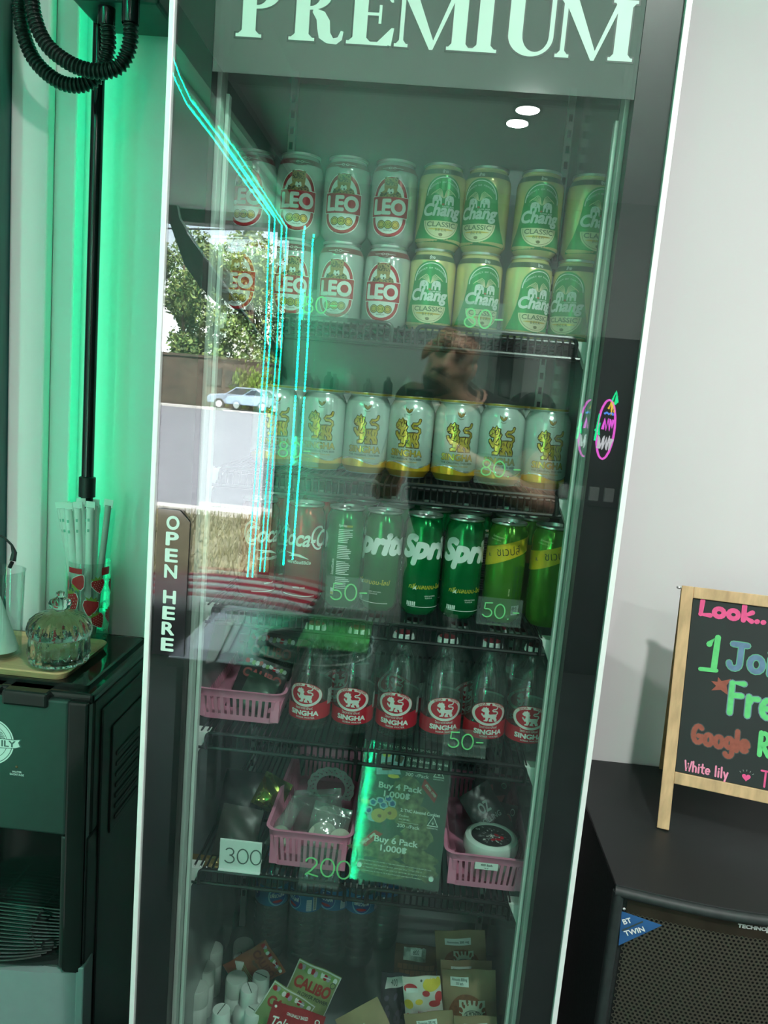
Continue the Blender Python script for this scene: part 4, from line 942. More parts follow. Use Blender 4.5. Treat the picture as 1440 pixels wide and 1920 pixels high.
# jar in the right basket
q = P(918, 1590, .14); r = thing('white_tub', 'round white tub with dark printed lid in the right pink basket', 'tub', (q.x, .135, z5+.004))
b = MB(); b.lathe([(0,0),(.034,0),(.036,.003),(.038,.040),(.036,.042)], 36); b.build('body', lidm, r, True)
b = MB(); b.lathe([(.0375,.034),(.0415,.036),(.042,.046),(.040,.054),(.035,.057),(.032,.0565),(.031,.054),(0,.054)], 40); l_ = b.build('lid', mat('white tub lid',(.68,.72,.69),.4,noise=.03), r, True)
d = Dec(); d.ell(0,0,.031,.031,blackfoil,1,32)
for k in range(60):
    a = random.uniform(0,6.3); rr = random.uniform(0,.026); d.ell(rr*math.cos(a),rr*math.sin(a),.0025,.0012,[art,lidm,art][k % 3],2,8,rot=a)
for a, c in ((.008,.004),(.016,-.002),(.010,-.008),(.002,-.010)): d.ell(a,c,.0045,.003,red,3,10,rot=a*300)
d.text('G5',-.02,.014,.004,white,3,bold=.02); d.build('lid_print', lambda x, y, l: Vector((x, y, .0543+l)), l_)
GB = 'black pouches in the right pink basket'
d = Dec(); d.text('OZ',.0,.6,.16,mat('grey print',(.25,.28,.28),.5),1,bold=.04); d.text('ROLLING',.0,.45,.08,mat('grey print',(.25,.28,.28),.5),1,bold=.02,width=.7); d.rect(-.3,.3,.15,.19,mat('grey print',(.25,.28,.28),.5),1)
pouch('black_pouch','black pouch with grey lettering leaning to the left in the right pink basket','pouch',(868,1490),(905,1468),.20,.10,.02,blackfoil,d,GB,lean=.4,wide=.055,yaw=.4)
d = Dec(); rp = mat('dull red print', (.36,.05,.05), .45, noise=.1); d.text('BO',.05,.55,.24,rp,2,bold=.05); d.text('BO',.05,.545,.25,mat('pale outline',(.4,.42,.4),.5),1,bold=.075); d.ring(.3,.86,.09,.07,.02,mat('pale outline',(.4,.42,.4),.5),2,14); d.rect(-.4,.45,.38,.5,rp,1); d.rect(-.4,.45,.34,.36,sticker,2)
pouch('black_pouch','black pouch with red block lettering in the right pink basket','pouch',(925,1500),(972,1512),.22,.085,.02,blackfoil,d,GB,lean=.6)
d = Dec(); d.poly([(-.4,.5),(0,.75),(.1,.45)],rp,1); d.poly([(.1,.5),(.4,.6),(.35,.4),(.05,.35)],rp,1); d.ring(.33,.8,.08,.07,.02,sticker,1,14)
pouch('black_pouch','crumpled black and red pouch at the back of the right pink basket','pouch',(895,1440),(958,1462),.29,.075,.02,blackfoil,d,GB,lean=.7)
# black pouches in the upper basket and on the shelf
d = calibo(mat('dull red print', (.36,.05,.05), .45, noise=.1))
pouch('black_pouch','black pouch with red lettering lying in the basket beside the soda bottles','pouch',(462,1225),(545,1255),.20,.10,.02,blackfoil,d,'black pouches in the upper pink basket',lean=.6)
pouch('black_pouch','black pouch with red lettering standing behind the basket beside the soda bottles','pouch',(470,1180),(560,1195),.30,.12,.02,blackfoil,calibo(mat('dull red print', (.36,.05,.05), .45, noise=.1)),'black pouches in the upper pink basket',lean=.3)
pouch('black_pouch','small dull green pouch lying in the basket beside the soda bottles','pouch',(470,1258),(525,1281),.16,.06,.02,mat('dull green foil',(.05,.10,.07),.3,.3,noise=.3),None,'black pouches in the upper pink basket',lean=.8)
d = Dec(); d.text('Happy fire',0,.30,.12,mat('grey print',(.25,.28,.28),.5),1,shear=.3,rot=PI); d.ell(0,.12,.2,.06,mat('amber window',(.18,.13,.06),.4),1,16)
pouch('dark_pouch','dark brown pouch with upside-down pale script at the left of the shelf','pouch',(420,1505),(495,1520),.13,.075,.025,mat('dark brown pouch',(.03,.025,.022),.35,noise=.2),d,None,lean=.5)
pouch('dark_pouch','black pouch lying behind the brown one at the left of the shelf','pouch',(425,1440),(500,1450),.24,.09,.025,blackfoil,None,None,lean=.6)
pouch('foil_packet','shiny yellow green foil packet behind the left pink basket','packet',(505,1448),(545,1470),.22,.055,.02,mat('olive foil',(.25,.27,.06),.12,.85,noise=.3,bump=.8,bscale=40),None,None,lean=.7,wide=.05)
pouch('foil_packet','amber flat packet at the far left front of the shelf','packet',(360,1600),(410,1606),.10,.02,.012,mat('amber foil',(.20,.13,.04),.25,.5,noise=.3),None,None,lean=.6,wide=.05)

# ------------------------------------------------------------------ price cards
chalk = mat('pale green marker', (.25,.75,.30), .5); grey_mark = mat('grey marker', (.10,.13,.12), .5)
def price(label, u0, v0, u1, v1, st, y=.044, paper=None, ink=chalk, hh=.55, x_off=.12):
    a, c = P(u0, v0, y), P(u1, v1, y); w, h = c.x-a.x, .036; x, z = a.x, P((u0+u1)/2, v1, y).z
    h = P((u0+u1)/2, v0, y).z-z
    r = thing('price_card', label, 'price card', (x, y, z), group='price cards on the shelf edges')
    b = MB(); b.box(0, w, 0, .0012, 0, h); b.box(0, w, -.005, 0, 0, .0012); b.box(0, w, .0012, .010, h*.30, h*.30+.001)
    s = b.build('holder', clear if not paper else mat('clear card front',(.8,.82,.82),.2), r)
    if paper: b = MB(); b.box(.001, w-.001, -.0008, -.0002, .002, h-.001); b.build('card', paper, r)
    d = Dec(); H = h*hh; d.hand(st, w*x_off, h*.25, H, H*.085, ink, 1, sx=1.15, jit=.03)
    d.build('handwriting', lambda p, q, l: Vector((p, -.0012-l, q)), r)
pap = mat('white paper card', (.72,.78,.76), .5, noise=.03)
price('clear price card reading 80 below the red oval beer cans', 558, 545, 652, 603, '80-')
price('clear price card reading 80 below the gold and green beer cans', 862, 566, 940, 632, '80-')
price('clear price card reading 80 under the leftmost lion cans', 512, 818, 597, 872, '80-')
price('clear price card reading 80 under the lion cans at the right', 893, 852, 975, 908, '80.-')
price('clear price card reading 50 in front of the ingredients-side green can', 613, 1082, 690, 1140, '50-')
price('clear price card reading 50 in front of the lime and yellow can', 897, 1122, 976, 1172, '50.-')
price('clear price card reading 50 under the glass soda bottles', 833, 1368, 910, 1416, '50-', hh=.62)
price('white paper price card reading 300 at the left of the shelf', 413, 1576, 488, 1633, '300', paper=pap, ink=grey_mark, hh=.5)
price('frosted price card reading 200 on the front of the pink basket', 564, 1590, 635, 1660, '200', hh=.5, y=.05)

# ------------------------------------------------------------------ poster in an acrylic stand
pa = P(676,1411,.075); pb = P(846,1432,.075); pcx = (pa.x+pb.x)/2; pw = pb.x-pa.x; ph = .200
r = thing('poster_stand', 'dark green price poster in a clear acrylic stand between the pink baskets', 'poster', (pcx, .074, z5), -.08); r.rotation_euler = (-.27, 0, -.085)
pg = mat('dark green poster', (.035,.065,.05), .5, noise=.1, nscale=20); bud = mat('bud photo print', (.14,.15,.075), .6, noise=.8, nscale=110)
b = MB(); b.box(-pw/2, pw/2, 0, .0008, 0, ph); b.build('poster', pg, r)
b = MB(); b.box(-pw/2-.002, pw/2+.001, -.004, -.0012, 0, ph+.002); b.box(-pw/2-.002, pw/2+.001, -.004, .05, -.001, .0015); b.build('acrylic_front', thin('poster acrylic', (.92,.96,.94), .07, .6, .05), r)
for sx in (-1, 1):
    b = MB(); b.lathe([(0,-.003),(.0032,-.003),(.0036,-.001),(.0036,.003),(0,.003)], 16); o = b.build('stand_screw', alu, r, True); o.rotation_euler = (PI/2,0,0); o.location = (sx*(pw/2-.012), -.0042, .022 if sx < 0 else .018)
d = Dec(); W2 = pw/2
def T(x, y): return (x*pw-W2, ph*(1-y))
def blob(cx, cy, rx, ry, mt, L, n=22, j=.35):
    x, y = T(cx, cy); d.poly([(x+rx*pw*math.cos(t)*(1+random.uniform(-j,j)*.5), y+ry*ph*math.sin(t)*(1+random.uniform(-j,j)*.5)) for t in [2*PI*i/n for i in range(n)]],mt,L)
blob(.55,.33,.17,.12,bud,1); blob(.40,.47,.17,.09,bud,1); blob(.62,.5,.2,.1,bud,1); blob(.70,.62,.17,.12,bud,1); blob(.55,.72,.22,.07,bud,1); blob(.25,.78,.3,.06,bud,1); blob(.75,.8,.2,.07,bud,1); blob(.4,.9,.34,.07,bud,1); blob(.85,.88,.12,.07,bud,1)
def tx(s, x, y, h, bold=.01, w=None, al='L', mt=white, L=4, rot=0): a, c = T(x, y); d.text(s,a,c,h*ph,mt,L,bold=bold,width=w*pw if w else None,align=al,rot=rot)
tx('WHITE LILY TOBRALA DISPENSARY',.16,.022,.016,.02,.66); d.rect(T(.1,0)[0],T(.93,0)[0],T(0,.052)[1],T(0,.049)[1],white,4)
tx('1.THC-Infused Brownies',.50,.105,.022,.025,.46); tx('Careful Brownies',.50,.14,.014,.0,.24); tx('THC 300 MG.',.50,.165,.010); d.rect(T(.5,0)[0],T(.74,0)[0],T(0,.178)[1],T(0,.176)[1],white,4); tx('300 -/Pack',.49,.212,.024,.01,.27)
tx('Buy 4 Pack',.20,.325,.042,.03,.50); tx('1,000฿',.27,.385,.042,.03,.31)
tx('2. THC Almond Cookies',.48,.475,.022,.025,.45); tx('Cookies',.47,.51,.013,0,.11); tx('THC 200 MG.',.47,.535,.010); d.rect(T(.47,0)[0],T(.70,0)[0],T(0,.552)[1],T(0,.55)[1],white,4); tx('200 -/Pack',.46,.588,.024,.01,.26)
tx('Buy 6 Pack',.22,.715,.042,.03,.50); tx('1,000฿',.30,.775,.042,.03,.31)
for k in range(4): d.rect(T(.06,0)[0],T(.90-.1*(k % 2),0)[0],T(0,.865+.024*k)[1],T(0,.857+.024*k)[1],mat('small print',(.32,.34,.28),.6,noise=.9,nscale=700),4)
for (a0,b0),(a1,b1) in (((.70,.245),(.86,.345)),((.09,.755),(.26,.65))):
    p, q = Vector(T(a0,b0)), Vector(T(a1,b1)); t = (q-p).normalized(); n_ = Vector((-t.y,t.x))*.0058
    d.poly([tuple(p+n_-t*.003),tuple(p-n_+t*.003),tuple(q-n_+t*.004),tuple(q+n_-t*.002)],red,4); mm = (p+q)/2; d.text('SPECIAL OFFER',mm.x-.0016*t.y*-1*-1,mm.y-.0014,.0036,white,5,bold=.02,rot=math.atan2(t.y,t.x),width=(q-p).length*.8)
for cx, cy in ((.87,.165),(.86,.52)):
    x, y = T(cx, cy); tri = [(x-.0085,y-.006),(x+.0085,y-.006),(x,y+.0095)]; d.poly(tri,white,4); d.poly([(x+(a-x)*.78,y+(c-y)*.78) for a,c in tri],pg,5)
    for t in (-60,-30,0,30,60): d.poly([(x-.0004,y-.003),(x+.0004,y-.003),(x+.0042*math.sin(math.radians(t)),y-.003+.0062*math.cos(math.radians(t)))],white,6)
    d.text('CONTAINS THC',x,y-.0095,.0019,white,5,bold=.02,width=.016)
# product pictures
lb_ = mat('pale blue pack', (.30,.42,.50), .5, noise=.1); bw = mat('brownie', (.09,.055,.04), .6, noise=.2); ck = mat('cookie print', (.52,.33,.08), .6, noise=.15); nut = mat('cookie nut', (.22,.07,.03), .6)
def quad(pts, mt, L): d.poly([T(a, c) for a, c in pts],mt,L)
quad([(.13,.10),(.36,.07),(.44,.21),(.16,.235)],lb_,3); quad([(.30,.06),(.47,.075),(.44,.17),(.36,.16)],lb_,2); quad([(.36,.07),(.46,.08),(.43,.13),(.35,.12)],bw,3); quad([(.20,.145),(.31,.13),(.33,.19),(.22,.20)],bw,4); quad([(.11,.055),(.24,.05),(.22,.085),(.12,.1)],lb_,2)
blob(.25,.08,.05,.02,fy_,3); blob(.36,.23,.07,.014,fy_,2); blob(.34,.055,.03,.012,red,3)
for cx, cy in ((.16,.44),(.24,.42),(.33,.40),(.38,.43),(.28,.45),(.12,.5)): blob(cx,cy,.05,.028,lb_,2,14); blob(cx,cy,.03,.017,mat('deep blue',(.01,.07,.28),.4),3,12)
blob(.24,.53,.09,.05,ck,4,20,.1); blob(.37,.50,.08,.045,ck,4,20,.1); blob(.25,.53,.025,.012,nut,5,10); blob(.36,.50,.025,.012,nut,5,10); blob(.18,.55,.07,.03,lb_,3); blob(.07,.44,.05,.02,ck,3)
d.build('poster_print', lambda x, y, l: Vector((x, -.0002-l, y)), r, eps=.00006)
# ------------------------------------------------------------------ water dispenser, left
DZ, DF, DB, DR, DL = .98, .292, .628, -.548, -.900
wd = thing('water_dispenser', 'black floor-standing water dispenser with grey lower panel', 'dispenser', ((DR+DL)/2, .46, 0))
ox = (DR+DL)/2; o3 = Vector((ox, .46, 0))
def wbld(b, name, mt, parent=wd, **k): b.v = [tuple(Vector(v)-o3) for v in b.v]; return b.build(name, mt, parent, **k)
dgl = mat('dispenser gloss black', (.010,.014,.013), .10, spec=.6, noise=.1, nscale=10); dmt = mat('dispenser satin black', (.022,.030,.028), .38, noise=.1)
grey_p = mat('pale grey dispenser panel', (.26,.32,.33), .35, .15, noise=.03)
b = MB(); b.box(DL, DR, DF+.012, DB, .02, .43); b.box(DL, DR, .44, DB, .43, .70); b.box(DL, DR, DF+.02, DB, .70, .955); b.box(DR-.05, DR, DF+.004, .44, .43, .70); b.box(DL, DL+.05, DF+.004, .44, .43, .70)
wbld(b, 'cabinet', dmt, bevel=.004)
b = MB(); b.box(DL-.002, DR+.002, DF+.006, DB, .955, DZ-.006); b.box(DL+.012, DR-.018, DF+.03, DB-.02, DZ-.006, DZ); wbld(b, 'top_cover', dgl, bevel=.006)
b = MB(); b.box(DR-.040, DR-.002, DF-.004, DF+.020, .43, .962); wbld(b, 'corner_column', dgl, bevel=.005)
b = MB(); b.box(DR+.0, DR+.004, DF+.05, DB-.02, .1, .93); b.box(DR+.004, DR+.007, DF+.09, DB-.06, .66, .88)
for k in range(7): b.box(DR+.007, DR+.009, .40, .52, .68+.022*k, .688+.022*k)
wbld(b, 'side_panel', dmt, bevel=.002)
b = MB(); b.box(DL+.05, P(127,1430,DF).x, DF-.004, DF+.02, .706, .962); fp = wbld(b, 'front_panel', mat('dispenser green black panel', (.016,.036,.031), .42, noise=.08), bevel=.004)
for xa_, xb_ in ((-.705,-.622),(-.795,-.711)):
    b = MB(); b.box(xa_, xb_, DF-.010, DF+.055, .946, .974); wbld(b, 'push_button', dgl, bevel=.005)
d = Dec(); lm = mat('pale logo', (.55,.68,.64), .5); ld = mat('dark logo', (.05,.10,.09), .5)
lc = P(-19,1390,DF-.005)
d.ell(0,0,.0440,.0440,lm,1,40); d.ring(0,0,.0415,.0415,.0014,ld,2,40); d.ring(0,0,.0320,.0320,.0010,ld,2,40)
for k in range(26): t = math.radians(-10+k*8); d.stroke([(.016*math.cos(t),.010+.010*math.sin(t)),(.028*math.cos(t),.006+.022*math.sin(t))],.0012,ld,3,False)
d.poly([(.0,-.012),(.046,-.009),(.058,-.005),(.054,.003),(.058,.010),(.044,.008),(0,.008)],ld,3); d.poly([(.0,-.0105),(.046,-.0078),(.055,-.0045),(.0515,.003),(.055,.0085),(.044,.0068),(0,.0065)],lm,4)
d.text('ILY',.034,-.0065,.0115,ld,5,bold=.03,width=.026)
d.build('round_logo', lambda x, y, l: Vector((lc.x+x, DF-.0044-l, lc.z+y))-o3, fp)
q = P(34,1449,DF); d = Dec(); d.text('WATER',0,.002,.0036,lm,1,bold=.02); d.text('SHORTAGE',0,-.003,.0036,lm,1,bold=.02); d.text('G',-.034,-.001,.004,lm,1); d.build('indicator_text', lambda x, y, l: Vector((q.x+x, DF-.0044-l, q.z+y))-o3, fp)
q2 = P(33,1436,DF); b = MB(); b.sphere((q2.x,DF-.004,q2.z),.0026,.0016,.0026,12,8); wbld(b, 'indicator_lamp', mat('dim amber lamp',(.10,.06,.03),.2), smooth=True)
q3 = P(58,1556,DF+.05); b = MB(); b.lathe([(0,-.014),(.006,-.014),(.009,-.006),(.009,.012),(0,.012)],20,ox=-.672,oy=DF+.045,oz=.700); wbld(b, 'tap_nozzle', white_plastic, smooth=True)
b = MB(); b.box(DL+.05, DR-.05, .432, .44, .43, .70); wbld(b, 'bay_back', dgl)
# drip tray with bowed front and curved bars
gr = mat('drip grille black', (.018,.024,.022), .35, noise=.15)
tcx = -.735; b = MB(); n = 28
tray = [(tcx-.165,.43),(tcx-.165,.33)]+[(tcx+.165*math.sin(t),.335-.045*math.cos(t)) for t in [-PI/2+PI*i/n for i in range(n+1)]]+[(tcx+.165,.33),(tcx+.165,.43)]
b.prism(tray, lambda a, c, e: Vector((a, c, .430+e)), .018); dt = wbld(b, 'drip_tray', dgl)
bars = MB(); nb = 16
for k in range(nb):
    yy = .425-.0085*k; hw = .155-.0009*k*k*.25; cur = -.030*(k/nb)**1.0
    pts = [(tcx+hw*s, yy+cur*(1-s*s)*1.0, .4525) for s in [(-1+2*i/16) for i in range(17)]]
    if k == 0: me0 = None
    b = MB(); b.tube(pts, .0021, 6); wbld(b, 'grille_bar', gr, dt, smooth=True)
b = MB(); b.tube([(tcx+.045,.428,.451),(tcx+.05,.36,.451),(tcx+.09,.31,.451)], .003, 6); b.tube([(tcx-.05,.428,.451),(tcx-.05,.30,.451)], .003, 6); wbld(b, 'grille_rib', gr, dt, smooth=True)
for hx, hy in ((tcx+.06,.40),(tcx+.115,.385),(tcx+.105,.325)):
    b = MB(); b.lathe([(.010,.4545),(.0135,.4550),(.0135,.4515),(.010,.450),(0,.4495)],20,ox=hx,oy=hy); wbld(b, 'drain_hole', black_plastic, dt, smooth=True)
# grey lower panel with bowed front
b = MB(); pr = [(DL+.004,.36),(DL+.004,.30)]+[(ox+(DR-DL-.008)/2*math.sin(t)*1.0,.305-.022*math.cos(t)) for t in [-1.3+2.6*i/20 for i in range(21)]]+[(DR-.004,.30),(DR-.004,.36)]
b.prism(pr, lambda a, c, e: Vector((a, c, .04+e)), .386); wbld(b, 'lower_panel', grey_p, smooth=.5)
b = MB(); b.box(DR-.012, DR+.004, .288, .33, .04, .445); wbld(b, 'panel_edge', grey_p, bevel=.003)
b = MB(); b.box(DL+.02, DR-.02, DF+.03, DB-.02, 0, .04); wbld(b, 'plinth', black_plastic)

# ------------------------------------------------------------------ wooden tray and what stands on it
wood = mat('pale bamboo', (.50,.36,.19), .45, noise=.18, nscale=6, stretch=(3,60,60))
tx0, tx1, ty0, ty1 = -.86, -.612, .328, .535
def rrect(x0, x1, y0, y1, q, n=6):
    pts = []
    for cx, cy, a in ((x1-q, y1-q, 0), (x0+q, y1-q, 90), (x0+q, y0+q, 180), (x1-q, y0+q, 270)): pts += [(cx+q*math.cos(math.radians(a+90*i/n)), cy+q*math.sin(math.radians(a+90*i/n))) for i in range(n+1)]
    return pts
b = MB(); l0 = [rrect(tx0+.006,tx1-.006,ty0+.006,ty1-.006,.02), rrect(tx0,tx1,ty0,ty1,.025), rrect(tx0+.004,tx1-.004,ty0+.004,ty1-.004,.022), rrect(tx0+.012,tx1-.012,ty0+.012,ty1-.012,.018)]
zz = [0,.012,.0135,.007]; k = len(l0[0])
for lp, z in zip(l0, zz): b.v += [(x, y, DZ+.0005+z) for x, y in lp]
for q in range(3):
    for i in range(k): b.f.append((q*k+i, q*k+(i+1) % k, (q+1)*k+(i+1) % k, (q+1)*k+i)); b.m.append(0)
b.f.append(tuple(range(3*k,4*k))); b.m.append(0); b.f.append(tuple(reversed(range(k)))); b.m.append(0)
tr = b.build('serving_tray', wood, smooth=.6); tag(tr, 'pale wooden tray with rounded corners on top of the dispenser', 'tray'); TZ = DZ+.008
glass = mat('crystal glass', (.93,.98,.96), .02, trans=1., ior=1.45)
# crystal jar
jx, jy = -.655, .395
jar = thing('crystal_jar', 'pressed glass jar with domed knobbed lid on the wooden tray', 'jar', (jx, jy, TZ))
def fluted(prof, n, amp, lobes):
    b = MB(); vs = []; k = len(prof)
    for i in range(n):
        t = 2*PI*i/n
        for (r, z, a) in prof: rr = r*(1+amp*a*abs(math.cos(lobes*t/2))); vs.append((rr*math.sin(t), -rr*math.cos(t), z))
    b.add(vs, [(i*k+j, ((i+1) % n)*k+j, ((i+1) % n)*k+j+1, i*k+j+1) for i in range(n) for j in range(k-1)]); return b
jg = mat('pressed glass', (.93,1.,.97), .02, trans=1., ior=1.38, bump=.25, bscale=120)
b = fluted([(0,.004,0),(.046,.003,0),(.052,.008,.3),(.051,.02,1),(.052,.036,1),(.053,.054,.4),(.0545,.058,0),(.050,.058,0),(.049,.02,0),(.044,.010,0),(0,.010,0)], 120, .07, 20); b.build('bowl', jg, jar, True)
b = fluted([(.0565,.058,0),(.0570,.063,.2),(.0560,.070,.6),(.051,.084,1),(.040,.095,1),(.024,.101,.6),(.010,.103,0),(0,.103,0)], 120, .09, 18); lid2 = b.build('lid', jg, jar, True)
b = MB(); b.lathe([(.007,.102),(.010,.105),(.019,.112),(.021,.118),(.018,.124),(.009,.128),(.006,.130),(.0085,.134),(.0075,.139),(0,.142)], 24); b.build('knob', glass, lid2, True)
for k in range(10):
    t = 2*PI*k/10; b = MB()
    for s in (-1,1): b.tube([(.0552*math.sin(t+.02), -.0552*math.cos(t+.02), .022), (.0552*math.sin(t+s*.16), -.0552*math.cos(t+s*.16), .032), (.0552*math.sin(t+s*.22), -.0552*math.cos(t+s*.22), .022)], .0012, 5)
    b.build('petal_relief', jg, jar, True)
# clear cup and paper cone at the left edge
cx_, cy_ = P(-6,1150,.40).x, .405
cupc = thing('clear_cup', 'clear plastic tumbler at the left edge of the wooden tray', 'cup', (cx_, cy_, TZ))
b = MB(); b.lathe([(0,.003),(.040,.003),(.0415,.010),(.046,.165),(.0475,.166),(.0475,.168),(.045,.168),(.0395,.006),(0,.006)], 40); b.build('wall', thin('clear tumbler', (.88,.95,.93), .07, .9, .02), cupc, True)
b = MB(); b.lathe([(.040,.003),(.0415,.0045),(.0415,.001),(.038,.000)], 40); b.build('foot_ring', thin('clear tumbler', (.88,.95,.93), .07, .9, .02), cupc, True)
b = MB(); b.lathe([(.036,.012),(.037,.013),(.004,.115),(0,.116)], 32); cn = b.build('paper_cone', mat('pale green paper', (.50,.68,.60), .7, noise=.05), None, True, loc=(cx_, cy_, TZ)); tag(cn, 'pale paper cone standing inside the clear tumbler', 'paper cone')
# strawberry tumbler with wrapped straws
sx_, sy_ = P(157,1205,.545).x, .565
st = thing('strawberry_cup', 'clear tumbler printed with strawberries behind the crystal jar', 'cup', (sx_, sy_, DZ+.0005))
sg = thin('tumbler glass', (.90,.95,.93), .06, .9, .02)
b = MB(); b.lathe([(0,.004),(.038,.004),(.0395,.012),(.0425,.168),(.0425,.170),(.0408,.170),(.0380,.016),(.034,.012),(0,.012)], 40); cw = b.build('wall', sg, st, True)
berry = mat('strawberry red', (.50,.02,.03), .4, noise=.12); leaf = mat('strawberry leaf', (.22,.30,.06), .5)
d = Dec(); seeds = mat('strawberry seed', (.8,.7,.6), .5)
def sberry(cx, cy, s, rot, seeded):
    pts = [(-.5,.42),(-.2,.55),(.2,.55),(.5,.42),(.55,.1),(.35,-.3),(.12,-.6),(0,-.68),(-.12,-.6),(-.35,-.3),(-.55,.1)]; c, q = math.cos(rot), math.sin(rot)
    Tt = lambda a, e: (cx+s*(a*c-e*q), cy+s*(a*q+e*c))
    d.poly([Tt(a*1.1, e*1.08) for a, e in pts],white,1); d.poly([Tt(a, e) for a, e in pts],berry,2)
    d.poly([Tt(a, e) for a, e in ((-.35,.5),(-.5,.75),(-.2,.62),(-.1,.85),(.05,.62),(.3,.8),(.25,.58),(.5,.62),(.3,.45))],leaf,3)
    if seeded:
        for i in range(-2,3):
            for j in range(-3,3):
                a, e = i*.2+(j % 2)*.1, j*.18
                if abs(a) < .42-.1*abs(j): x, y = Tt(a, e); d.ell(x,y,s*.03,s*.03,seeds,3,6)
d.rect(-.032,.002,.149,.160,berry,1); d.rect(.040,.060,.146,.162,berry,1)
for a in (-.115,0,.115):
    for cx, cy, s, ro, sd_ in ((-.005,.132,.026,2.6,0),(-.022,.088,.034,.3,1),(.020,.080,.028,-.15,0),(.002,.040,.028,-.2,0),(.036,.050,.026,.5,1),(.008,.014,.022,.6,1),(.034,.125,.024,.2,1),(-.042,.12,.022,.1,0),(-.046,.055,.026,.2,1),(-.03,.025,.024,2.8,0)): sberry(cx+a, cy, s, ro, sd_)
d.build('strawberry_print', lambda x, y, l: Vector(((.0395+.003*max(0,y)/.16+.0004+l)*math.sin(x/.041), -(.0395+.003*max(0,y)/.16+.0004+l)*math.cos(x/.041), y)), cw, cut=.005)
straw_m = mat('paper straw sleeve', (.80,.88,.84), .6, noise=.03); dotm = mat('sleeve print', (.25,.55,.45), .6)
LST = ['leftmost wrapped straw in the strawberry cup','wrapped straw just right of the leftmost one','wrapped straw left of the middle of the bunch','wrapped straw in the middle of the bunch, its tip folded flat','wrapped straw right of the middle of the bunch','wrapped straw with a torn tip at the right of the bunch','wrapped straw behind the right side of the bunch','lone grey wrapped straw leaning away to the right','wrapped straw hidden at the back left of the bunch','wrapped straw hidden at the back of the bunch','wrapped straw at the back right of the bunch','wrapped straw squeezed in the front of the bunch','front wrapped straw left of the folded tip','front wrapped straw right of the folded tip','front wrapped straw near the left of the bunch','wrapped straw at the right, behind the torn tip']
SPT = [(112,945,.0),(124,944,.006),(134,946,-.006),(152,938,-.012),(163,945,-.004),(178,940,.004),(170,950,.018),(204,940,.0),(118,950,.022),(140,948,.024),(160,947,.026),(146,945,-.018),(128,947,-.014),(170,944,-.012),(118,945,-.010),(180,950,.014)]
for i, (u, v, dy) in enumerate(SPT):
    tip = P(u, v, sy_+dy); t_ = (i-4)*.004; base = Vector((sx_+(tip.x-sx_)*.30*(1 if abs(tip.x-sx_) < .06 else .5), sy_+dy*.6, DZ+.014))
    rad = .0078 if i != 7 else .0064; r = thing('wrapped_straw', LST[i], 'straw', base, group='wrapped straws in the strawberry cup')
    ax_ = tip-base; b = MB(); t = ax_.normalized()
    b.tube([Vector((0,0,0)), ax_*.97], rad, 10); b.build('sleeve', straw_m if i != 7 else mat('grey paper sleeve',(.42,.47,.43),.6,noise=.03), r, True)
    side = t.cross(Vector((0,1,0))).normalized(); nrm = side.cross(t)
    b = MB(); b.obox(ax_*.985, side*.0095, t*.0085, nrm*.0007); b.build('flat_tip', straw_m, r)
    if i != 7:
        b = MB()
        for f_ in (.80,.88): b.obox(ax_*f_-Vector((0,rad+.0003,0)), side*.0022, t*.003, nrm*.0002)
        b.build('sleeve_dots', dotm, r)
# small cable at the left edge
b = MB(); b.tube([P(-10,1000,.47),P(8,1008,.47),P(22,1022,.46),P(27,1036,.455),P(24,1052,.45)],[.0022,.0022,.0024,.005,.006],8); b.tube([P(23,1054,.45),P(18,1064,.45)],.004,8)
cb = b.build('power_lead', black_plastic, None, True); tag(cb, 'short black power lead hanging at the left edge', 'cable')

# ------------------------------------------------------------------ black pole with corrugated hoses and a lamp strip behind it
px_ = P(172,600,.565).x
b = MB(); b.tube([(px_-.002,.565,.985),(px_,.565,1.16),(px_,.565,2.3)], .0120, 20); pole = b.build('black_pole', black_gloss, None, True); tag(pole, 'tall black pole standing behind the straws', 'pole')
zc_ = P(165,915,.565).z
b = MB(); b.lathe([(.0121,-.018),(.0165,-.018),(.0165,.022),(.0121,.024)],24,ox=px_,oy=.565,oz=zc_); b.build('collar', black_plastic, pole, True)
led_strip([Vector((px_-.011,.592,1.02)), Vector((px_-.011,.592,2.45))], 'green led strip fixed to the wall side of the black pole', .010, LEDW)
bxz = P(230,22,.50).z
b = MB(); b.box(P(150,0,.5).x, P(312,0,.5).x, .46, .60, bxz, 2.45); hb = b.build('hose_box', mat('dark green box',(.012,.05,.04),.4,noise=.15), None, bevel=.006); tag(hb, 'dark box under the ceiling that the two hoses plug into', 'box')
hose = mat('black corrugated hose', (.010,.016,.014), .3, noise=.1)
def spline(pts, n=14):
    out = []; p = [Vector(x) for x in pts]; p = [p[0]*2-p[1]]+p+[p[-1]*2-p[-2]]
    for i in range(1, len(p)-2):
        for k in range(n):
            t = k/n; out.append(.5*((2*p[i])+(p[i+1]-p[i-1])*t+(2*p[i-1]-5*p[i]+4*p[i+1]-p[i+2])*t*t+(3*p[i]-p[i-1]-3*p[i+1]+p[i+2])*t**3))
    return out+[p[-2]]
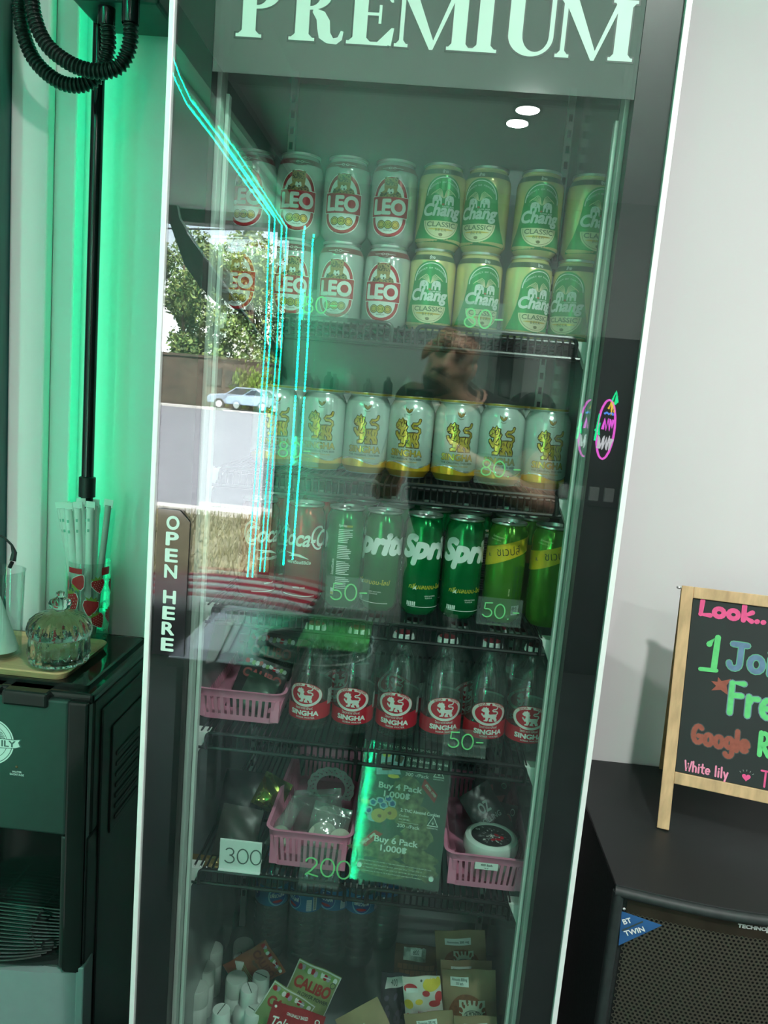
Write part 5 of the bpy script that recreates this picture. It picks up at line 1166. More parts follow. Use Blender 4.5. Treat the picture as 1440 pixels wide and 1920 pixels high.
for lab, px in (('corrugated black hose looping lower, nearer the wall corner',[(36,-60),(38,30),(60,105),(105,150),(150,160),(185,140),(203,90),(200,30)]),('corrugated black hose looping higher, with the wide bend to the right',[(58,-60),(62,20),(85,80),(130,118),(180,134),(222,125),(243,85),(245,25)])):
    y_ = .44 if 'higher' in lab else .49
    sp = spline([P(u, v, y_) for u, v in px], 60); L = 0; rs = []
    for i, p in enumerate(sp):
        if i: L += (p-sp[i-1]).length
        rs.append(.0118+.0020*math.sin(L*2*PI/.0075))
    b = MB(); b.tube(sp, rs, 12); h_ = b.build('corrugated_hose', hose, None, 1.2); tag(h_, lab, 'hose', 'corrugated hoses at the top left')
    b = MB(); e_ = sp[-1]; b.lathe([(.0145,-.012),(.0150,-.01),(.0150,.03),(.0,.03)],18,ox=e_.x,oy=e_.y,oz=e_.z-.005); b.build('connector', black_gloss, h_, True)

# ------------------------------------------------------------------ loudspeaker on the right
SZ, SX0, SX1 = .80, .366, .83
spk = thing('loudspeaker', 'large black loudspeaker cabinet with perforated grille beside the refrigerator', 'loudspeaker', ((SX0+SX1)/2, .4, 0)); o3 = Vector(((SX0+SX1)/2, .4, 0))
sb = mat('speaker carpet black', (.016,.019,.019), .75, noise=.3, nscale=120, bump=.2, bscale=400); stop = mat('speaker top satin black', (.010,.013,.013), .5, noise=.15, nscale=8)
def yfront(x): t = (x-SX0)/(SX1-SX0); return .186-.034*math.sin(PI*t)
n = 18; xs = [SX0+(SX1-SX0)*i/n for i in range(n+1)]
b = MB(); b.prism([(x, yfront(x)) for x in xs]+[(SX1,.633),(SX0,.633)], lambda a, c, e: Vector((a, c, .03+e)), SZ-.036); wbld(b, 'cabinet', sb, spk)
b = MB(); b.prism([(x, yfront(x)-.002) for x in xs]+[(SX1,.634),(SX0,.634)], lambda a, c, e: Vector((a, c, SZ-.006+e)), .006); wbld(b, 'top_board', stop, spk, bevel=.0015)
b = MB()
b.tube([(x, yfront(x)-.004, SZ-.010) for x in xs], .0085, 10); b.tube([(SX0+.006,yfront(SX0)-.004,SZ-.010),(SX0+.006,yfront(SX0)-.004,.05)], .0095, 10); b.tube([(SX1-.006,yfront(SX1)-.004,SZ-.010),(SX1-.006,yfront(SX1)-.004,.05)], .0095, 10)
wbld(b, 'front_edge', mat('rubber edge',(.022,.030,.029),.55,noise=.2,nscale=60), spk, smooth=True)
gm = mat('grille metal', (.075,.070,.052), .45, .3, noise=.1, nscale=200); gb = mat('dark behind grille', (.006,.006,.006), .8)
b = MB(); xs2 = [SX0+.02+(SX1-SX0-.04)*i/n for i in range(n+1)]
for i in range(n): b.add([(xs2[i],yfront(xs2[i])-.004,SZ-.042),(xs2[i+1],yfront(xs2[i+1])-.004,SZ-.042),(xs2[i+1],yfront(xs2[i+1])-.004,SZ-.016),(xs2[i],yfront(xs2[i])-.004,SZ-.016)],[(0,1,2,3)])
wbld(b, 'grille_band', mat('brown black band',(.030,.024,.016),.4,.2,noise=.2,nscale=30), spk)
b = MB()
for i in range(n): b.add([(xs2[i],yfront(xs2[i])-.0012,.06),(xs2[i+1],yfront(xs2[i+1])-.0012,.06),(xs2[i+1],yfront(xs2[i+1])-.0012,SZ-.03),(xs2[i],yfront(xs2[i])-.0012,SZ-.03)],[(0,1,2,3)])
wbld(b, 'grille_backing', gb, spk)
b = MB(); pt = .0070; row = 0; z = SZ-.045; ro, ri = pt/math.sqrt(3), pt*.33
while z > .40:
    x = SX0+.024+(pt/2 if row % 2 else 0)
    while x < SX1-.024:
        A_ = [PI/6+PI/3*k for k in range(6)]
        vo = [(x+ro*math.cos(a), 0, z+ro*math.sin(a)) for a in A_]; vi = [(x+ri*math.cos(a), 0, z+ri*math.sin(a)) for a in A_]
        vs = [(vx, yfront(vx)-.0042, vz) for vx, _, vz in vo]+[(vx, yfront(vx)-.0042, vz) for vx, _, vz in vi]
        b.add(vs, [(k, (k+1) % 6, 6+(k+1) % 6, 6+k) for k in range(6)]); x += pt
    z -= pt*math.sqrt(3)/2; row += 1
b2 = b; me_o = None
b.v = [tuple(Vector(v)-o3) for v in b.v]; me = bpy.data.meshes.new('grille'); me.from_pydata(b.v, [], b.f); me.materials.append(gm); g_ = link('grille', me, spk)
# blue corner badge and maker lettering
gq = lambda u, v: P(u, v, .165)
tri = [gq(1169,1718), gq(1241,1734), gq(1163,1782)]
b = MB(); b.prism([(p.x, p.z) for p in tri], lambda a, c, e: Vector((a, yfront(a)-.0052-e, c)), .0008); bd = wbld(b, 'corner_badge', mat('blue badge',(.03,.11,.28),.35,noise=.3,nscale=12), spk)
d = Dec(); c1 = gq(1181,1734); d.text('BT',c1.x,c1.z-.004,.0085,white,1,bold=.03,rot=.55); c2 = gq(1194,1750); d.text('TWIN',c2.x,c2.z-.005,.0085,white,1,bold=.03,rot=.55); p1, p2 = gq(1169,1753), gq(1207,1731); d.stroke([(p1.x,p1.z),(p2.x,p2.z)],.0022,inkk,1,False)
d.build('badge_text', lambda x, y, l: Vector((x, yfront(x)-.0064-l, y))-o3, bd)
p1 = P(1405,1728,.16); d = Dec(); d.text('TECHNO',p1.x,p1.z-.004,.0058,mat('grey lettering',(.45,.48,.46),.5),1,bold=.06,width=.044); p2 = P(1437,1732,.16); d.rect(p2.x-.005,p2.x+.03,p2.z-.007,p2.z+.005,mat('grey lettering',(.45,.48,.46),.5),1)
d.build('maker_lettering', lambda x, y, l: Vector((x, yfront(x)-.0050-l, y))-o3, spk)
b = MB(); b.sphere((P(1172,1709,.17).x,yfront(SX0+.02)-.005,P(1172,1709,.17).z),.0025,.0015,.0025,10,8); wbld(b, 'screw', alu, spk, smooth=True)
for sx in (SX0+.05, SX1-.05):
    for sy in (.24,.58): b = MB(); b.lathe([(0,0),(.02,0),(.017,.03),(0,.03)],16,ox=sx,oy=sy); wbld(b, 'foot', black_plastic, spk, smooth=True)

# ------------------------------------------------------------------ chalkboard A-frame
pine = mat('pine wood', (.60,.42,.22), .5, noise=.22, nscale=5, stretch=(14,14,2)); slate = mat('chalkboard black', (.016,.024,.023), .6, noise=.1, nscale=10)
O = PZ(1243,1553,SZ+.001); Tp = P(1290,1099,O.y+.10); TRp = PZ(1440,1124,Tp.z)
ey = (Tp-O).normalized(); ex = (TRp-Tp).normalized(); ex = (ex-ey*ex.dot(ey)).normalized(); ez = ex.cross(ey)   # ez: out of the back... sign fixed below
if ez.y > 0: ez = -ez                                                                                              # ez points to the viewer
gpx = plane_px(O, ex, ey); BH = (Tp-O).length; BW = .36
cbd = thing('chalkboard_sign', 'wooden A-frame chalkboard with hand-lettered offer standing on the loudspeaker', 'chalkboard', O)
def bpt(a, c, e): return ex*a+ey*c+ez*e
def bar(name, a0, a1, c0, c1, e0, e1, mt=pine):
    b = MB(); vs = [bpt(a, c, e) for e in (e0, e1) for a, c in ((a0,c0),(a1,c0),(a1,c1),(a0,c1))]
    b.add(vs, [(0,3,2,1),(4,5,6,7),(0,1,5,4),(1,2,6,5),(2,3,7,6),(3,0,4,7)]); return b.build(name, mt, cbd, bevel=.0012)
lw_ = gpx(1257,1553)[0]-gpx(1235,1550)[0]; lw_ = .021
bar('leg', -lw_/2, lw_/2, 0, BH, -.006, .006); bar('leg', BW-lw_, BW, 0, BH, -.006, .006)
tb = gpx(1310,1125)[1]; bb1, bb0 = gpx(1300,1462)[1], gpx(1300,1478)[1]
c_top = gpx(1305,1122)[1]; c_b1 = gpx(1275,1448)[1]; c_b0 = gpx(1272,1470)[1]
bar('top_rail', lw_/2, BW-lw_, c_top, BH, -.006, .0055); bar('bottom_rail', lw_/2, BW-lw_, c_b0, c_b1, -.006, .0055); bar('slate_panel', lw_/2, BW-lw_, c_b1, c_top, -.002, .002, slate)
# rear legs lean back to the wall
ft = PZ(1238,1432,SZ+.001)-O; tpv = bpt(-lw_*.2, BH-.006, -.012); hx = ex
for off in (0, BW-lw_):
    b = MB(); a_ = tpv+ex*off; f2 = Vector((ft.x, min(ft.y, .625-O.y), ft.z))+ex*(off*.9); mid = (a_+f2)/2; t = (a_-f2); side = t.normalized().cross(ex).normalized()
    b.obox(mid, ex*.008, t*.5, side*.005); b.build('rear_leg', mat('pine wood dark grain',(.42,.28,.13),.5,noise=.45,nscale=4,stretch=(12,12,3)), cbd, bevel=.001)
b = MB(); b.sphere(bpt(-lw_/2-.005,BH-.004,-.008),.005,.004,.0035,10,8); b.tube([bpt(-lw_/2-.005,BH-.004,-.008),bpt(lw_,BH-.006,-.008)],.002,6); b.build('hinge_screw', alu, cbd, True)
d = Dec()
pk = mat('pink chalk', (.80,.10,.28), .6, noise=.1, nscale=90); gn = mat('green chalk', (.12,.62,.20), .6, noise=.1, nscale=90); bl = mat('blue chalk', (.12,.22,.34), .6, noise=.15, nscale=90); rb = mat('brick chalk', (.30,.085,.055), .6, noise=.15, nscale=90); pk2 = mat('light pink chalk', (.85,.30,.45), .6)
def word(s, u, v, hpx, wpx, mt, sx=1., rise=0.16, jit=.02, out=None):
    a, c = gpx(u, v); a2, c2 = gpx(u, v-hpx); h = c2-c; w = wpx/hpx*h
    d_ = Dec()
    if out: d_.hand(s, a, c, h, w*1.35, out, 1, sx, 0, jit*0)
    d_.hand(s, a, c, h, w, mt, 2, sx, 0, jit*0); d_.build('chalk_word', lambda x, y, l: bpt(x, y, .0024+l), cbd)
word('Look..',1310,1152,27,9,pk,1.30); word('1',1322,1250,58,11,gn,1.2)
a, c = gpx(1313,1254); a2, c2 = gpx(1343,1257); d.stroke([(a,c),(a2,c2)],.0075,gn,2); d.build('chalk_foot', lambda x, y, l: bpt(x, y, .0024+l), cbd); d = Dec()
word('Join',1363,1252,48,9.5,bl,.95,out=mat('pale green edge',(.12,.42,.25),.6)); word('Free',1362,1335,58,10,gn,.80,out=mat('blue grey edge',(.15,.25,.30),.6))
word('Google',1297,1391,34,9,rb,.78,out=mat('grey smear',(.06,.07,.065),.6)); word('Re',1420,1414,42,9,gn,.8)
word('White lily',1283,1443,18,3.2,pk2,.86); word('Th',1424,1473,30,3.6,pk,.8)
sa, sc = gpx(1352,1286); kx = gpx(1362,1286)[0]-sa
for_star = [(-.55,1.3),(0,.75),(1.3,1.3),(.75,.2),(1.1,-1.2),(.0,-.6),(-1.3,-.9),(-.7,-.1),(-1.45,.5),(-.55,.55)]
d.poly([(sa+x*kx*1.35, sc+y*kx*1.35) for x, y in for_star],rb,1); d.build('chalk_star', lambda x, y, l: bpt(x, y, .0024+l), cbd); d = Dec()
ha, hc = gpx(1399,1457); hk = kx*.9; d.poly([(ha+hk*.062*16*math.sin(t)**3*.9, hc+hk*.062*(13*math.cos(t)-5*math.cos(2*t)-2*math.cos(3*t)-math.cos(4*t))*.9) for t in [2*PI*i/28 for i in range(28)]],pk,2)
for k in range(5): t = math.radians(40+25*k); d.stroke([(ha+hk*1.5*math.cos(t),hc+hk*1.3*math.sin(t)),(ha+hk*1.9*math.cos(t),hc+hk*1.7*math.sin(t))],.0010,mat('grey chalk',(.3,.33,.3),.6),1,False)
d.build('chalk_heart', lambda x, y, l: bpt(x, y, .0024+l), cbd)
# ------------------------------------------------------------------ outside the shop window (mirrored in the door)
b = MB(); b.box(-160, 60, -300, -4.32, -.9, -.61); struct(b.build('ground', mat('dry verge', (.10,.09,.05), .9, noise=.4, nscale=2)))
b = MB(); b.box(-30, 30, -6.4, -4.31, -.61, -.55); struct(b.build('added_bounce_strip', mat('pale bounce surface', (.40,.39,.38), .85, noise=.06, nscale=2)))  # pale strip added to bounce sunlight up to the ceiling
asph = mat('sunlit asphalt', (.125,.125,.14), .85, noise=.12, nscale=1.5)
b = MB(); b.box(-120, 50, -47.5, -11.3, -.61, -.595); struct(b.build('road', asph))
kb = mat('pale kerb', (.35,.34,.32), .8, noise=.08)
b = MB(); b.box(-120, 50, -11.3, -10.95, -.61, -.53); b.box(-120, 50, -49.6, -47.5, -.61, -.5); struct(b.build('kerb', kb))
grass = MB()
for i in range(12000):
    x = random.uniform(-9, 1.5); y = random.uniform(-10.9, -6.4); h = random.uniform(.05, .16); a = random.uniform(0, PI); w = .012
    grass.add([(x-w*math.cos(a), y-w*math.sin(a), -.61), (x+w*math.cos(a), y+w*math.sin(a), -.61), (x+random.uniform(-.06,.06), y+random.uniform(-.06,.06), -.61+h)], [(0,1,2)])
me = bpy.data.meshes.new('verge_grass'); me.from_pydata(grass.v, [], grass.f); me.materials.append(mat('dry grass', (.10,.092,.045), .8, noise=.4, nscale=1.2)); g = link('verge_grass', me)
tag(g, 'dry short grass on the verge outside the shop window', 'grass', kind='stuff')
# far brick wall
b = MB(); b.box(-60, 20, -51.0, -50.4, -.61, 2.6); b.box(-60, 20, -51.05, -50.3, 2.6, 2.75)
bk = mat('weathered shade-darkened brick', (.055,.04,.028), .9, noise=.35, nscale=1.6); fw = b.build('street_wall', bk); tag(fw, 'long weathered shade-darkened brick wall across the road', 'wall')  # brick colour darkened to carry the shade on the wall
for x in (-14.2, -20.5): b = MB(); b.box(x-.5, x+.5, -50.4, -50.3, .9, 2.0); b.build('wall_opening', mat('dark opening',(.02,.025,.02),.8), fw)
lf = [mat('leaf green %d' % i, c, .6, noise=.5, nscale=.9) for i, c in enumerate([(.10,.155,.04),(.17,.22,.055),(.06,.105,.03)])]
bark = mat('bark', (.09,.06,.04), .9, noise=.3)
def tree(label, x, y, h, wd_, k, n=4200, low=.18):
    r = thing('street_tree', label, 'tree', (x, y, -.61), group='trees behind the street wall'); b = MB(); lobes = []
    for i in range(9):
        a = random.uniform(0, 6.28); q = random.uniform(0, .55)*wd_; lobes.append((q*math.cos(a), q*math.sin(a), h*random.uniform(low+.12, .88), wd_*random.uniform(.35,.55)))
    for i in range(n):
        lx, ly, lz, lr = random.choice(lobes); t = random.uniform(0, 6.28); s = random.uniform(-1, 1); rr = lr*random.uniform(.55,1.0)
        c = Vector((lx+rr*math.sqrt(1-s*s)*math.cos(t), ly+rr*math.sqrt(1-s*s)*math.sin(t), lz+rr*s*1.1)); q = random.uniform(.10,.24)
        u = Vector((random.gauss(0,1), random.gauss(0,1), random.gauss(0,1))).normalized(); w = u.cross(Vector((random.gauss(0,1), random.gauss(0,1), random.gauss(0,1)))).normalized()
        b.add([c-u*q, c+w*q*.5, c+u*q, c-w*q*.5], [(0,1,2,3)], random.choice((0,0,1,2)))
    me = bpy.data.meshes.new('crown'); me.from_pydata(b.v, [], b.f); me.polygons.foreach_set('material_index', b.m)
    for x_ in lf: me.materials.append(x_)
    link('crown', me, r)
    b = MB(); b.tube([(0,0,0),(.1,0,h*.35),(-.05,.1,h*.75)], [.22,.17,.06], 8)
    for i in range(4): lx, ly, lz, lr = lobes[i]; b.tube([(.05,0,h*.35),(lx*.6,ly*.6,lz-.3),(lx,ly,lz)], [.1,.06,.03], 6)
    b.build('trunk', bark, r, True)
for i, (x, y, h, w_) in enumerate([(-24.5,-54,14.5,2.6),(-20.6,-55,13.5,2.4),(-17.6,-54,12.5,2.4),(-15.2,-56,11.5,2.5),(-12.8,-54,12.2,2.5),(-10.3,-55,11.0,2.6),(-7.5,-54,12,2.8),(-29,-56,15,3),(-18.9,-60,13,3),(-14,-61,12,3.2),(-9,-61,13,3.2)]):
    tree('leafy green tree behind the street wall, number %s counting from the left' % ['two','three','five','six','eight','nine','eleven','one','four','seven','ten'][i], x, y, h, w_, i, low=.1 if h < 14 else .2)
for i, x in enumerate((-12.0, -10.4, -8.9)):
    b = MB()
    for k in range(500):
        c = Vector((random.gauss(0,.5), random.gauss(0,.4), abs(random.gauss(.9,.45)))); u = Vector((random.gauss(0,1), random.gauss(0,1), random.gauss(0,1))).normalized(); w = u.orthogonal().normalized(); q = .14
        b.add([c-u*q, c+w*q*.5, c+u*q, c-w*q*.5], [(0,1,2,3)])
    me = bpy.data.meshes.new('hedge_bush'); me.from_pydata(b.v, [], b.f); me.materials.append(mat('bright bush', (.13,.19,.03), .6, noise=.4, nscale=2)); o = link('hedge_bush', me, None, (x, -49.9, -.6)); o.scale = (1,.8,1.6)
    tag(o, 'bright green bush before the street wall, %s' % ['left of three','middle of three','right of three'][i], 'bush', 'bushes before the street wall')
# parked car
cq = M(393, 768, 48.2); cr_ = thing('parked_car', 'pale blue saloon car parked by the street wall', 'car', (cq.x+2.15, -48.2, -.49)); cp_ = mat('pale blue car paint', (.22,.28,.35), .25, .2, noise=.02); cg = mat('car window glass', (.03,.04,.05), .05)
side_ = [(-2.1,.35),(-2.15,.7),(-1.95,.88),(-1.0,.98),(-.35,1.42),(.9,1.45),(1.55,1.02),(2.05,.95),(2.15,.6),(2.1,.35)]
b = MB(); b.prism(side_, lambda a, c, e: Vector((a, e-.85, c)), 1.7); b.build('car_body', cp_, cr_, bevel=.06)
b = MB(); b.prism([(-.85,.98),(-.3,1.36),(.85,1.38),(1.35,1.02)], lambda a, c, e: Vector((a, .852+e, c)), .01); b.build('side_window', cg, cr_)
for x in (-1.35, 1.35):
    b = MB(); b.tube([(x,.62,.33),(x,.87,.33)], .33, 20); w_ = b.build('wheel', mat('tyre',(.015,.015,.016),.8,noise=.1), cr_, True); b = MB(); b.tube([(x,.86,.33),(x,.885,.33)], .21, 14); b.build('hub', alu, w_)
# wires over the road
for i in range(6):
    b = MB(); b.tube([(-40, -30-i*.8, 6.4+i*.5), (-15, -26-i*.8, 5.9+i*.45), (10, -22-i*.8, 6.6+i*.5)], .03, 5); o = b.build('overhead_wire', black_plastic); tag(o, 'thin black overhead wire above the road, %s from the bottom' % ORD[i], 'wire', 'overhead wires')

# ------------------------------------------------------------------ shop interior behind the viewer
NUM = ORD+['ninth','tenth','eleventh','twelfth','thirteenth','fourteenth','fifteenth','sixteenth']
shelf_m = mat('dark wood counter', (.02,.02,.02), .3, noise=.2)
q = M(1150, 960, 4.6); cnt = thing('shop_counter', 'long black counter along the back wall with rows of small boxes', 'counter', (1.25, -3.75, 0))
b = MB(); b.box(-.72, 1.2, -.3, .25, 0, 1.0); b.build('cabinet', shelf_m, cnt, bevel=.005); b = MB(); b.box(-.75, 1.22, -.33, .28, 1.0, 1.03); b.build('worktop', black_gloss, cnt, bevel=.004)
for k in range(16):
    b = MB(); b.box(0, .05, 0, .03, 0, .075); b.box(.004, .046, -.0006, 0, .01, .05, 1); o = b.build('small_box', [mat('grey box',(.35,.37,.36),.5,noise=.1), inkk]); o.location = (.60+k*.085, -3.52, 1.031); tag(o, 'small grey box on the back counter, %s from the left' % NUM[k], 'box', 'small boxes on the back counter')
# black panel with the neon sign
q = M(1137, 800, 4.08); pn = thing('neon_sign', 'bunch of coloured neon tubes on a black board, mirrored at the right of the door', 'neon sign', (q.x, -4.1, q.z))
b = MB(); b.box(-.26, .34, -.03, 0, -.55, .55); b.build('board', black_gloss, pn, bevel=.004)
def neon(name, pts, col, s=5., r=.007): b = MB(); b.tube([(x*.72, .018, z*.93) for x, z in pts], r, 6); b.build(name, emis('neon '+name, col, s), pn, True)
neon('pink_oval', [(.075*math.cos(t), -.02+.20*math.sin(t)) for t in [2*PI*i/28 for i in range(29)]], (1,.12,.8))
neon('green_leaf_tube', [(-.085,-.10),(-.07,.08),(-.055,-.06),(-.09,-.03),(-.06,.02),(-.08,-.09)], (0,1,.35)); neon('green_top_tube', [(.02,.17),(.05,.24),(.07,.17),(.05,.15),(.06,.21)], (0,1,.35))
neon('pink_letters', [(-.03,-.02),(-.02,.05),(0,-.02),(.01,.05),(.03,-.02),(.03,.05),(.05,.0),(.055,.05)], (1,.12,.9), 5, .009); neon('yellow_bunch', [(.0,.12),(.02,.17),(.03,.08),(.035,.17),(.055,.1)], (1,.65,.05)); neon('blue_wave', [(-.03,.085),(-.01,.095),(.01,.085),(.03,.095),(.05,.08)], (.1,.3,1))
neon('white_letters', [(-.05,-.15),(-.05,-.07),(-.03,-.14),(-.01,-.07),(-.01,-.15),(.015,-.08),(.02,-.15),(.04,-.07),(.05,-.15),(.065,-.08)], (.9,.9,.95), 3.5, .012)
# wall shelf with clutter behind the viewer's head
ws = thing('wall_shelf', 'dark wall shelf on the back wall behind the viewer', 'shelf', (.05, -4.0, 1.50)); b = MB(); b.box(-.9, .35, -.14, .12, -.03, 0); b.build('board', shelf_m, ws, bevel=.004)
for x in (-.7, .2): b = MB(); b.box(x-.012, x+.012, -.14, .08, -.14, -.03); b.build('bracket', black_plastic, ws)
for k in range(9):
    b = MB(); b.lathe([(0,0),(.028,0),(.03,.004),(.03,.07+.02*(k % 3)),(.02,.085+.02*(k % 3)),(.012,.09+.02*(k % 3)),(.012,.11+.02*(k % 3)),(0,.11+.02*(k % 3))], 16); o = b.build('shelf_jar', [mat('grey jar',(.2,.22,.21),.3,noise=.1), mat('dark jar',(.03,.035,.035),.2), mat('pale jar',(.5,.52,.5),.4)][k % 3], None, True, loc=(-.78+k*.125, -4.0, 1.501)); tag(o, 'small jar on the back wall shelf, %s from the left' % NUM[k], 'jar', 'jars on the back wall shelf')
# black appliance near the right back
ap = thing('black_cabinet', 'tall narrow black cabinet with two round dials on the back wall', 'cabinet', (.46, -3.9, 0)); b = MB(); b.box(-.07, .07, -.2, .1, 0, 1.95); b.build('body', black_plastic, ap, bevel=.006)
for z in (1.50,): b = MB(); b.tube([(0,.10,z+.12),(0,.115,z+.12)], .055, 24); b.build('dial', mat('dial grey',(.12,.13,.13),.3), ap, True)
b = MB(); b.box(-.03,.03,.1,.105,1.40,1.43); b.build('name_plate', white_plastic, ap)
# round tray with a green card on a small table
q = M(590, 1208, 1.46); tz = q.z-.012
tbl = thing('side_table', 'small pale side table behind the viewer', 'table', (q.x-.1, -1.50, 0)); b = MB(); b.box(-.32, .30, -.25, .25, tz-.035, tz-.005); b.build('table_top', mat('grey table top',(.10,.115,.12),.25,noise=.05), tbl, bevel=.004)
for sx in (-.28,.26):
    for sy in (-.21,.21): b = MB(); b.box(sx-.015, sx+.015, sy-.015, sy+.015, 0, tz-.035); b.build('leg', black_plastic, tbl)
ry = thing('round_tray', 'round black tray with a pale rim on the side table', 'tray', (q.x, -1.46, tz-.004)); b = MB(); b.lathe([(0,0),(.175,0),(.19,.012),(.186,.012),(.172,.004),(0,.004)], 48); b.build('dish', black_gloss, ry, True); b = MB(); b.lathe([(.1895,.011),(.193,.012),(.1895,.014),(.186,.012),(.1895,.011)], 48); b.build('rim', mat('pale rim',(.5,.55,.53),.3,.5), ry, True)
c4 = [M(u, v, 2.42) for u, v in ((575,1170),(697,1182),(688,1226),(553,1213))]; cz = tz+.012
b = MB(); k4 = [PZ(u, v, cz) for u, v in ((575,1170),(697,1182),(688,1226),(553,1213))]; b.prism([(p.x, -p.y) for p in k4], lambda a, c, e: Vector((a, c, cz+e)), .003); o = b.build('green_card', mat('leaf green card',(.06,.42,.07),.5,noise=.03)); tag(o, 'bright green card lying on the round black tray', 'card')
for i, (u0, u1) in enumerate(((404,440),)):
    k4 = [PZ(u, v, tz+.002) for u, v in ((404,1163),(440,1163),(402,1240),(385,1246))]; b = MB(); b.prism([(p.x, -p.y) for p in k4], lambda a, c, e: Vector((a, c, tz+.002+e)), .004); o = b.build('paper_sheet', mat('white paper sheet',(.8,.82,.84),.6,noise=.02)); tag(o, 'white sheet of paper on the edge of the side table', 'paper')
# striped seat cushion by the window
q = M(420, 1085, 3.4); cu = thing('striped_cushion', 'red and white striped bench cushion under the shop window', 'cushion', (q.x, -3.4, 0)); sm = [mat('cushion red',(.55,.06,.10),.8,noise=.05), mat('cushion white',(.75,.72,.75),.8,noise=.03)]
b = MB(); b.box(-.6,.5,-.3,.3,.0,q.z-.12); b.build('bench', shelf_m, cu, bevel=.01)
for k in range(8): b = MB(); b.sphere((0,-.26+.075*k,q.z-.09), .55, .045, .045, 12, 8); b.build('stripe_roll', sm[k % 2], cu, True)

# ------------------------------------------------------------------ the person taking the picture (seen in the door)
def capsule(b, a, c, r0, r1, n=14, k=10):
    a, c = Vector(a), Vector(c); pts = [a+(c-a)*i/k for i in range(k+1)]; b.tube(pts, [r0+(r1-r0)*i/k for i in range(k+1)], n); b.sphere(a, r0, r0, r0, n, 8); b.sphere(c, r1, r1, r1, n, 8)
hc = M(846, 672, 1.42); chin = M(806, 742, 1.38)
B = MB(); px0 = hc.x+.09; Y0 = -1.50; sh = 1.52
hip = .95
B.sphere((px0, Y0-.02, 1.28), .19, .125, .30, 24, 16); B.sphere((px0, Y0-.02, 1.43), .215, .11, .14, 24, 12); B.sphere((px0, Y0, 1.02), .17, .12, .17, 24, 12)
for s in (-1, 1):
    capsule(B, (px0+s*.09, Y0, .95), (px0+s*.11, Y0+.01, .50), .088, .06); capsule(B, (px0+s*.11, Y0+.01, .50), (px0+s*.12, Y0-.02, .09), .058, .042); capsule(B, (px0+s*.12, Y0-.03, .05), (px0+s*.14, Y0+.14, .04), .042, .034)
shL, shR = Vector((px0-.19, Y0, sh)), Vector((px0+.19, Y0, sh))
elL, wrL = Vector((px0-.25, Y0+.18, 1.26)), Vector((-.08, -1.10, 1.43)); elR, wrR = Vector((px0+.21, Y0+.18, 1.25)), Vector((.03, -1.10, 1.42))
for s_, e_, w_ in ((shL, elL, wrL), (shR, elR, wrR)):
    B.sphere(s_, .065, .065, .065, 14, 8); capsule(B, s_, e_, .055, .043); capsule(B, e_, w_, .042, .027)
nk = Vector((px0-.03, Y0+.01, 1.53)); capsule(B, nk, hc+Vector((0,-.03,-.08)), .062, .056)
# head in its own frame
hup = (hc-chin); hup.y *= .25; hup.normalize(); hf = Vector((-.10, 1, -.12)); hf = (hf-hup*hf.dot(hup)).normalized(); hr = hf.cross(hup)
def hp(a, f_, u): return hc+hr*a+hf*f_+hup*u
def bl_(c, r3, n=14, k=10):
    s0 = len(B.v); B.sphere((0,0,0), r3[0], r3[1], r3[2], n, k); B.v[s0:] = [tuple(hp(c[0]+x, c[1]+y, c[2]+z)) for x, y, z in B.v[s0:]]
bl_((0,-.015,.028), (.073,.096,.096), 24, 16); bl_((0,.022,-.045), (.056,.066,.082), 20, 14); bl_((0,.052,-.106), (.030,.028,.026)); bl_((0,.094,-.018), (.013,.022,.032)); bl_((0,.106,-.038), (.017,.016,.012)); bl_((0,.082,.030), (.056,.016,.013))
for s in (-1, 1): bl_((s*.076,-.005,-.01), (.012,.022,.034)); bl_((s*.038,.058,-.032), (.020,.018,.022))
bl_((0,.086,-.070), (.026,.012,.010))
# hands: palm, four fingers and a thumb each, closed round the phone's long edges
for s, w_ in ((-1, wrL), (1, wrR)):
    pc = Vector((s*.052-.03, -1.035, 1.475)); B.sphere(pc, .022, .030, .042, 14, 10); capsule(B, w_, pc, .027, .024, 12, 4)
    for k, ln in enumerate((.062,.068,.064,.050)):
        zf = 1.452+.021*k; base = Vector((s*.062-.03, -1.03, zf)); m1 = Vector((s*.058-.03, -1.030+.022, zf+.004)); e1 = Vector((s*(.058-ln*.42)-.03, -1.0065, zf+.006))
        capsule(B, base, m1, .0092, .0085, 10, 3); capsule(B, m1, e1, .0085, .0070, 10, 3)
    capsule(B, pc+Vector((-s*.004,-.02,.012)), Vector((s*.030-.03, -1.050, 1.502)), .0105, .0085, 10, 3); capsule(B, Vector((s*.030-.03, -1.050, 1.502)), Vector((s*.012-.03, -1.042, 1.516)), .0085, .0070, 10, 3)
tmp = B.build('person_body', mat('skin',(.42,.25,.17),.55,noise=.06,nscale=20))
rm = tmp.modifiers.new('remesh', 'REMESH'); rm.mode = 'VOXEL'; rm.voxel_size = .0045; sm_ = tmp.modifiers.new('smooth', 'SMOOTH'); sm_.iterations = 4; sm_.factor = .5
bpy.context.view_layer.update(); me = bpy.data.meshes.new_from_object(tmp.evaluated_get(bpy.context.evaluated_depsgraph_get())); bpy.data.objects.remove(tmp)
me.materials.clear()
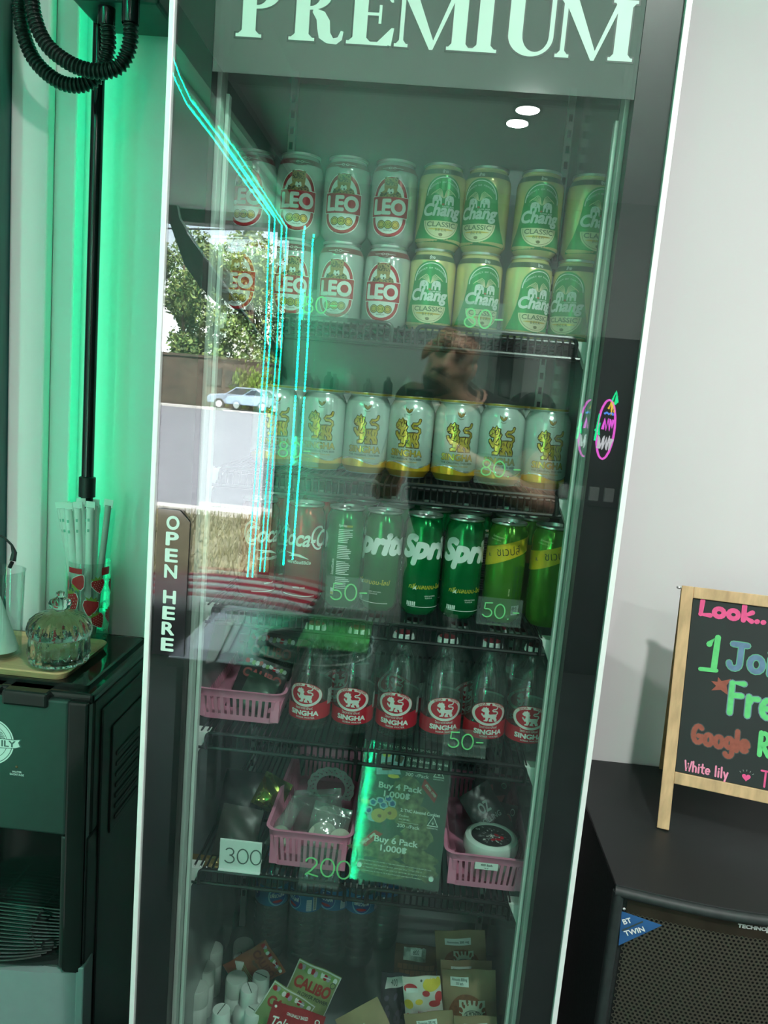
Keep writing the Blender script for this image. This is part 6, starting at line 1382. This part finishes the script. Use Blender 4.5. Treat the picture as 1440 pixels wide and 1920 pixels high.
for x in (MATS['skin'], mat('black t-shirt',(.012,.013,.014),.9,noise=.2,nscale=60), mat('dark trousers',(.03,.035,.045),.9,noise=.2,nscale=40), mat('dark shoes',(.02,.02,.02),.5,noise=.1), mat('short dark hair',(.035,.024,.018),.8,noise=.4,nscale=300)): me.materials.append(x)
for p in me.polygons:
    c = p.center; mi = 0; rel = c-hc; u_, f_, a_ = rel.dot(hup), rel.dot(hf), rel.dot(hr); inhead = rel.length < .16 and u_ > -.14
    if inhead and c.z > 1.50:
        if (u_ > .072 and f_ < .075) or (f_ < -.012 and u_ > -.06): mi = 4
        elif -.066 < u_ < -.052 and f_ > .07 and abs(a_) < .030: mi = 4
        elif u_ < -.085 and f_ > .01: mi = 4
        elif .034 < u_ < .046 and f_ > .06 and .014 < abs(a_) < .05: mi = 4
    elif c.z < .08: mi = 3
    elif c.z < .98: mi = 2
    elif c.z < 1.64 and c.y < Y0+.13 and (c-hc).length > .17 and abs(c.x-px0) < .34: mi = 1
    p.material_index = mi
shade(me, 1.2); pr_ = link('person', me); tag(pr_, 'person in a black t-shirt holding up a phone, mirrored in the glass', 'person')
for s in (-1, 1):
    b = MB(); e_ = hp(s*.031, .069, .008); b.sphere(e_, .0105, .0100, .0075, 14, 10); b.build('eye', mat('eye white',(.35,.34,.32),.3), pr_, True); b = MB(); e2 = hp(s*.031, .0785, .006); b.sphere(e2, .005, .003, .005, 10, 8); b.build('iris', mat('dark iris',(.02,.015,.01),.1), pr_, True)
ph_ = thing('phone', 'black phone held upright with its camera facing the glass', 'phone', (-.03, -1.012, 1.485))
b = MB(); b.box(-.036,.036,-.008,.0,-.072,.075); b.build('case', mat('black phone case',(.012,.013,.015),.4,noise=.1), ph_, bevel=.004)
b = MB(); b.box(-.008,.034,0,.003,.034,.072); cm_ = b.build('camera_block', mat('dark phone glass',(.02,.022,.026),.08), ph_, bevel=.0015)
for x, z in ((.024,.062),(.024,.044),(.004,.053)): b = MB(); b.lathe([(0,0),(.006,0),(.0072,.0005),(.0072,-.002)],18); o = b.build('lens', mat('lens black',(.004,.004,.006),.03), cm_, True); o.rotation_euler = (-PI/2,0,0); o.location = (x,.0042,z)
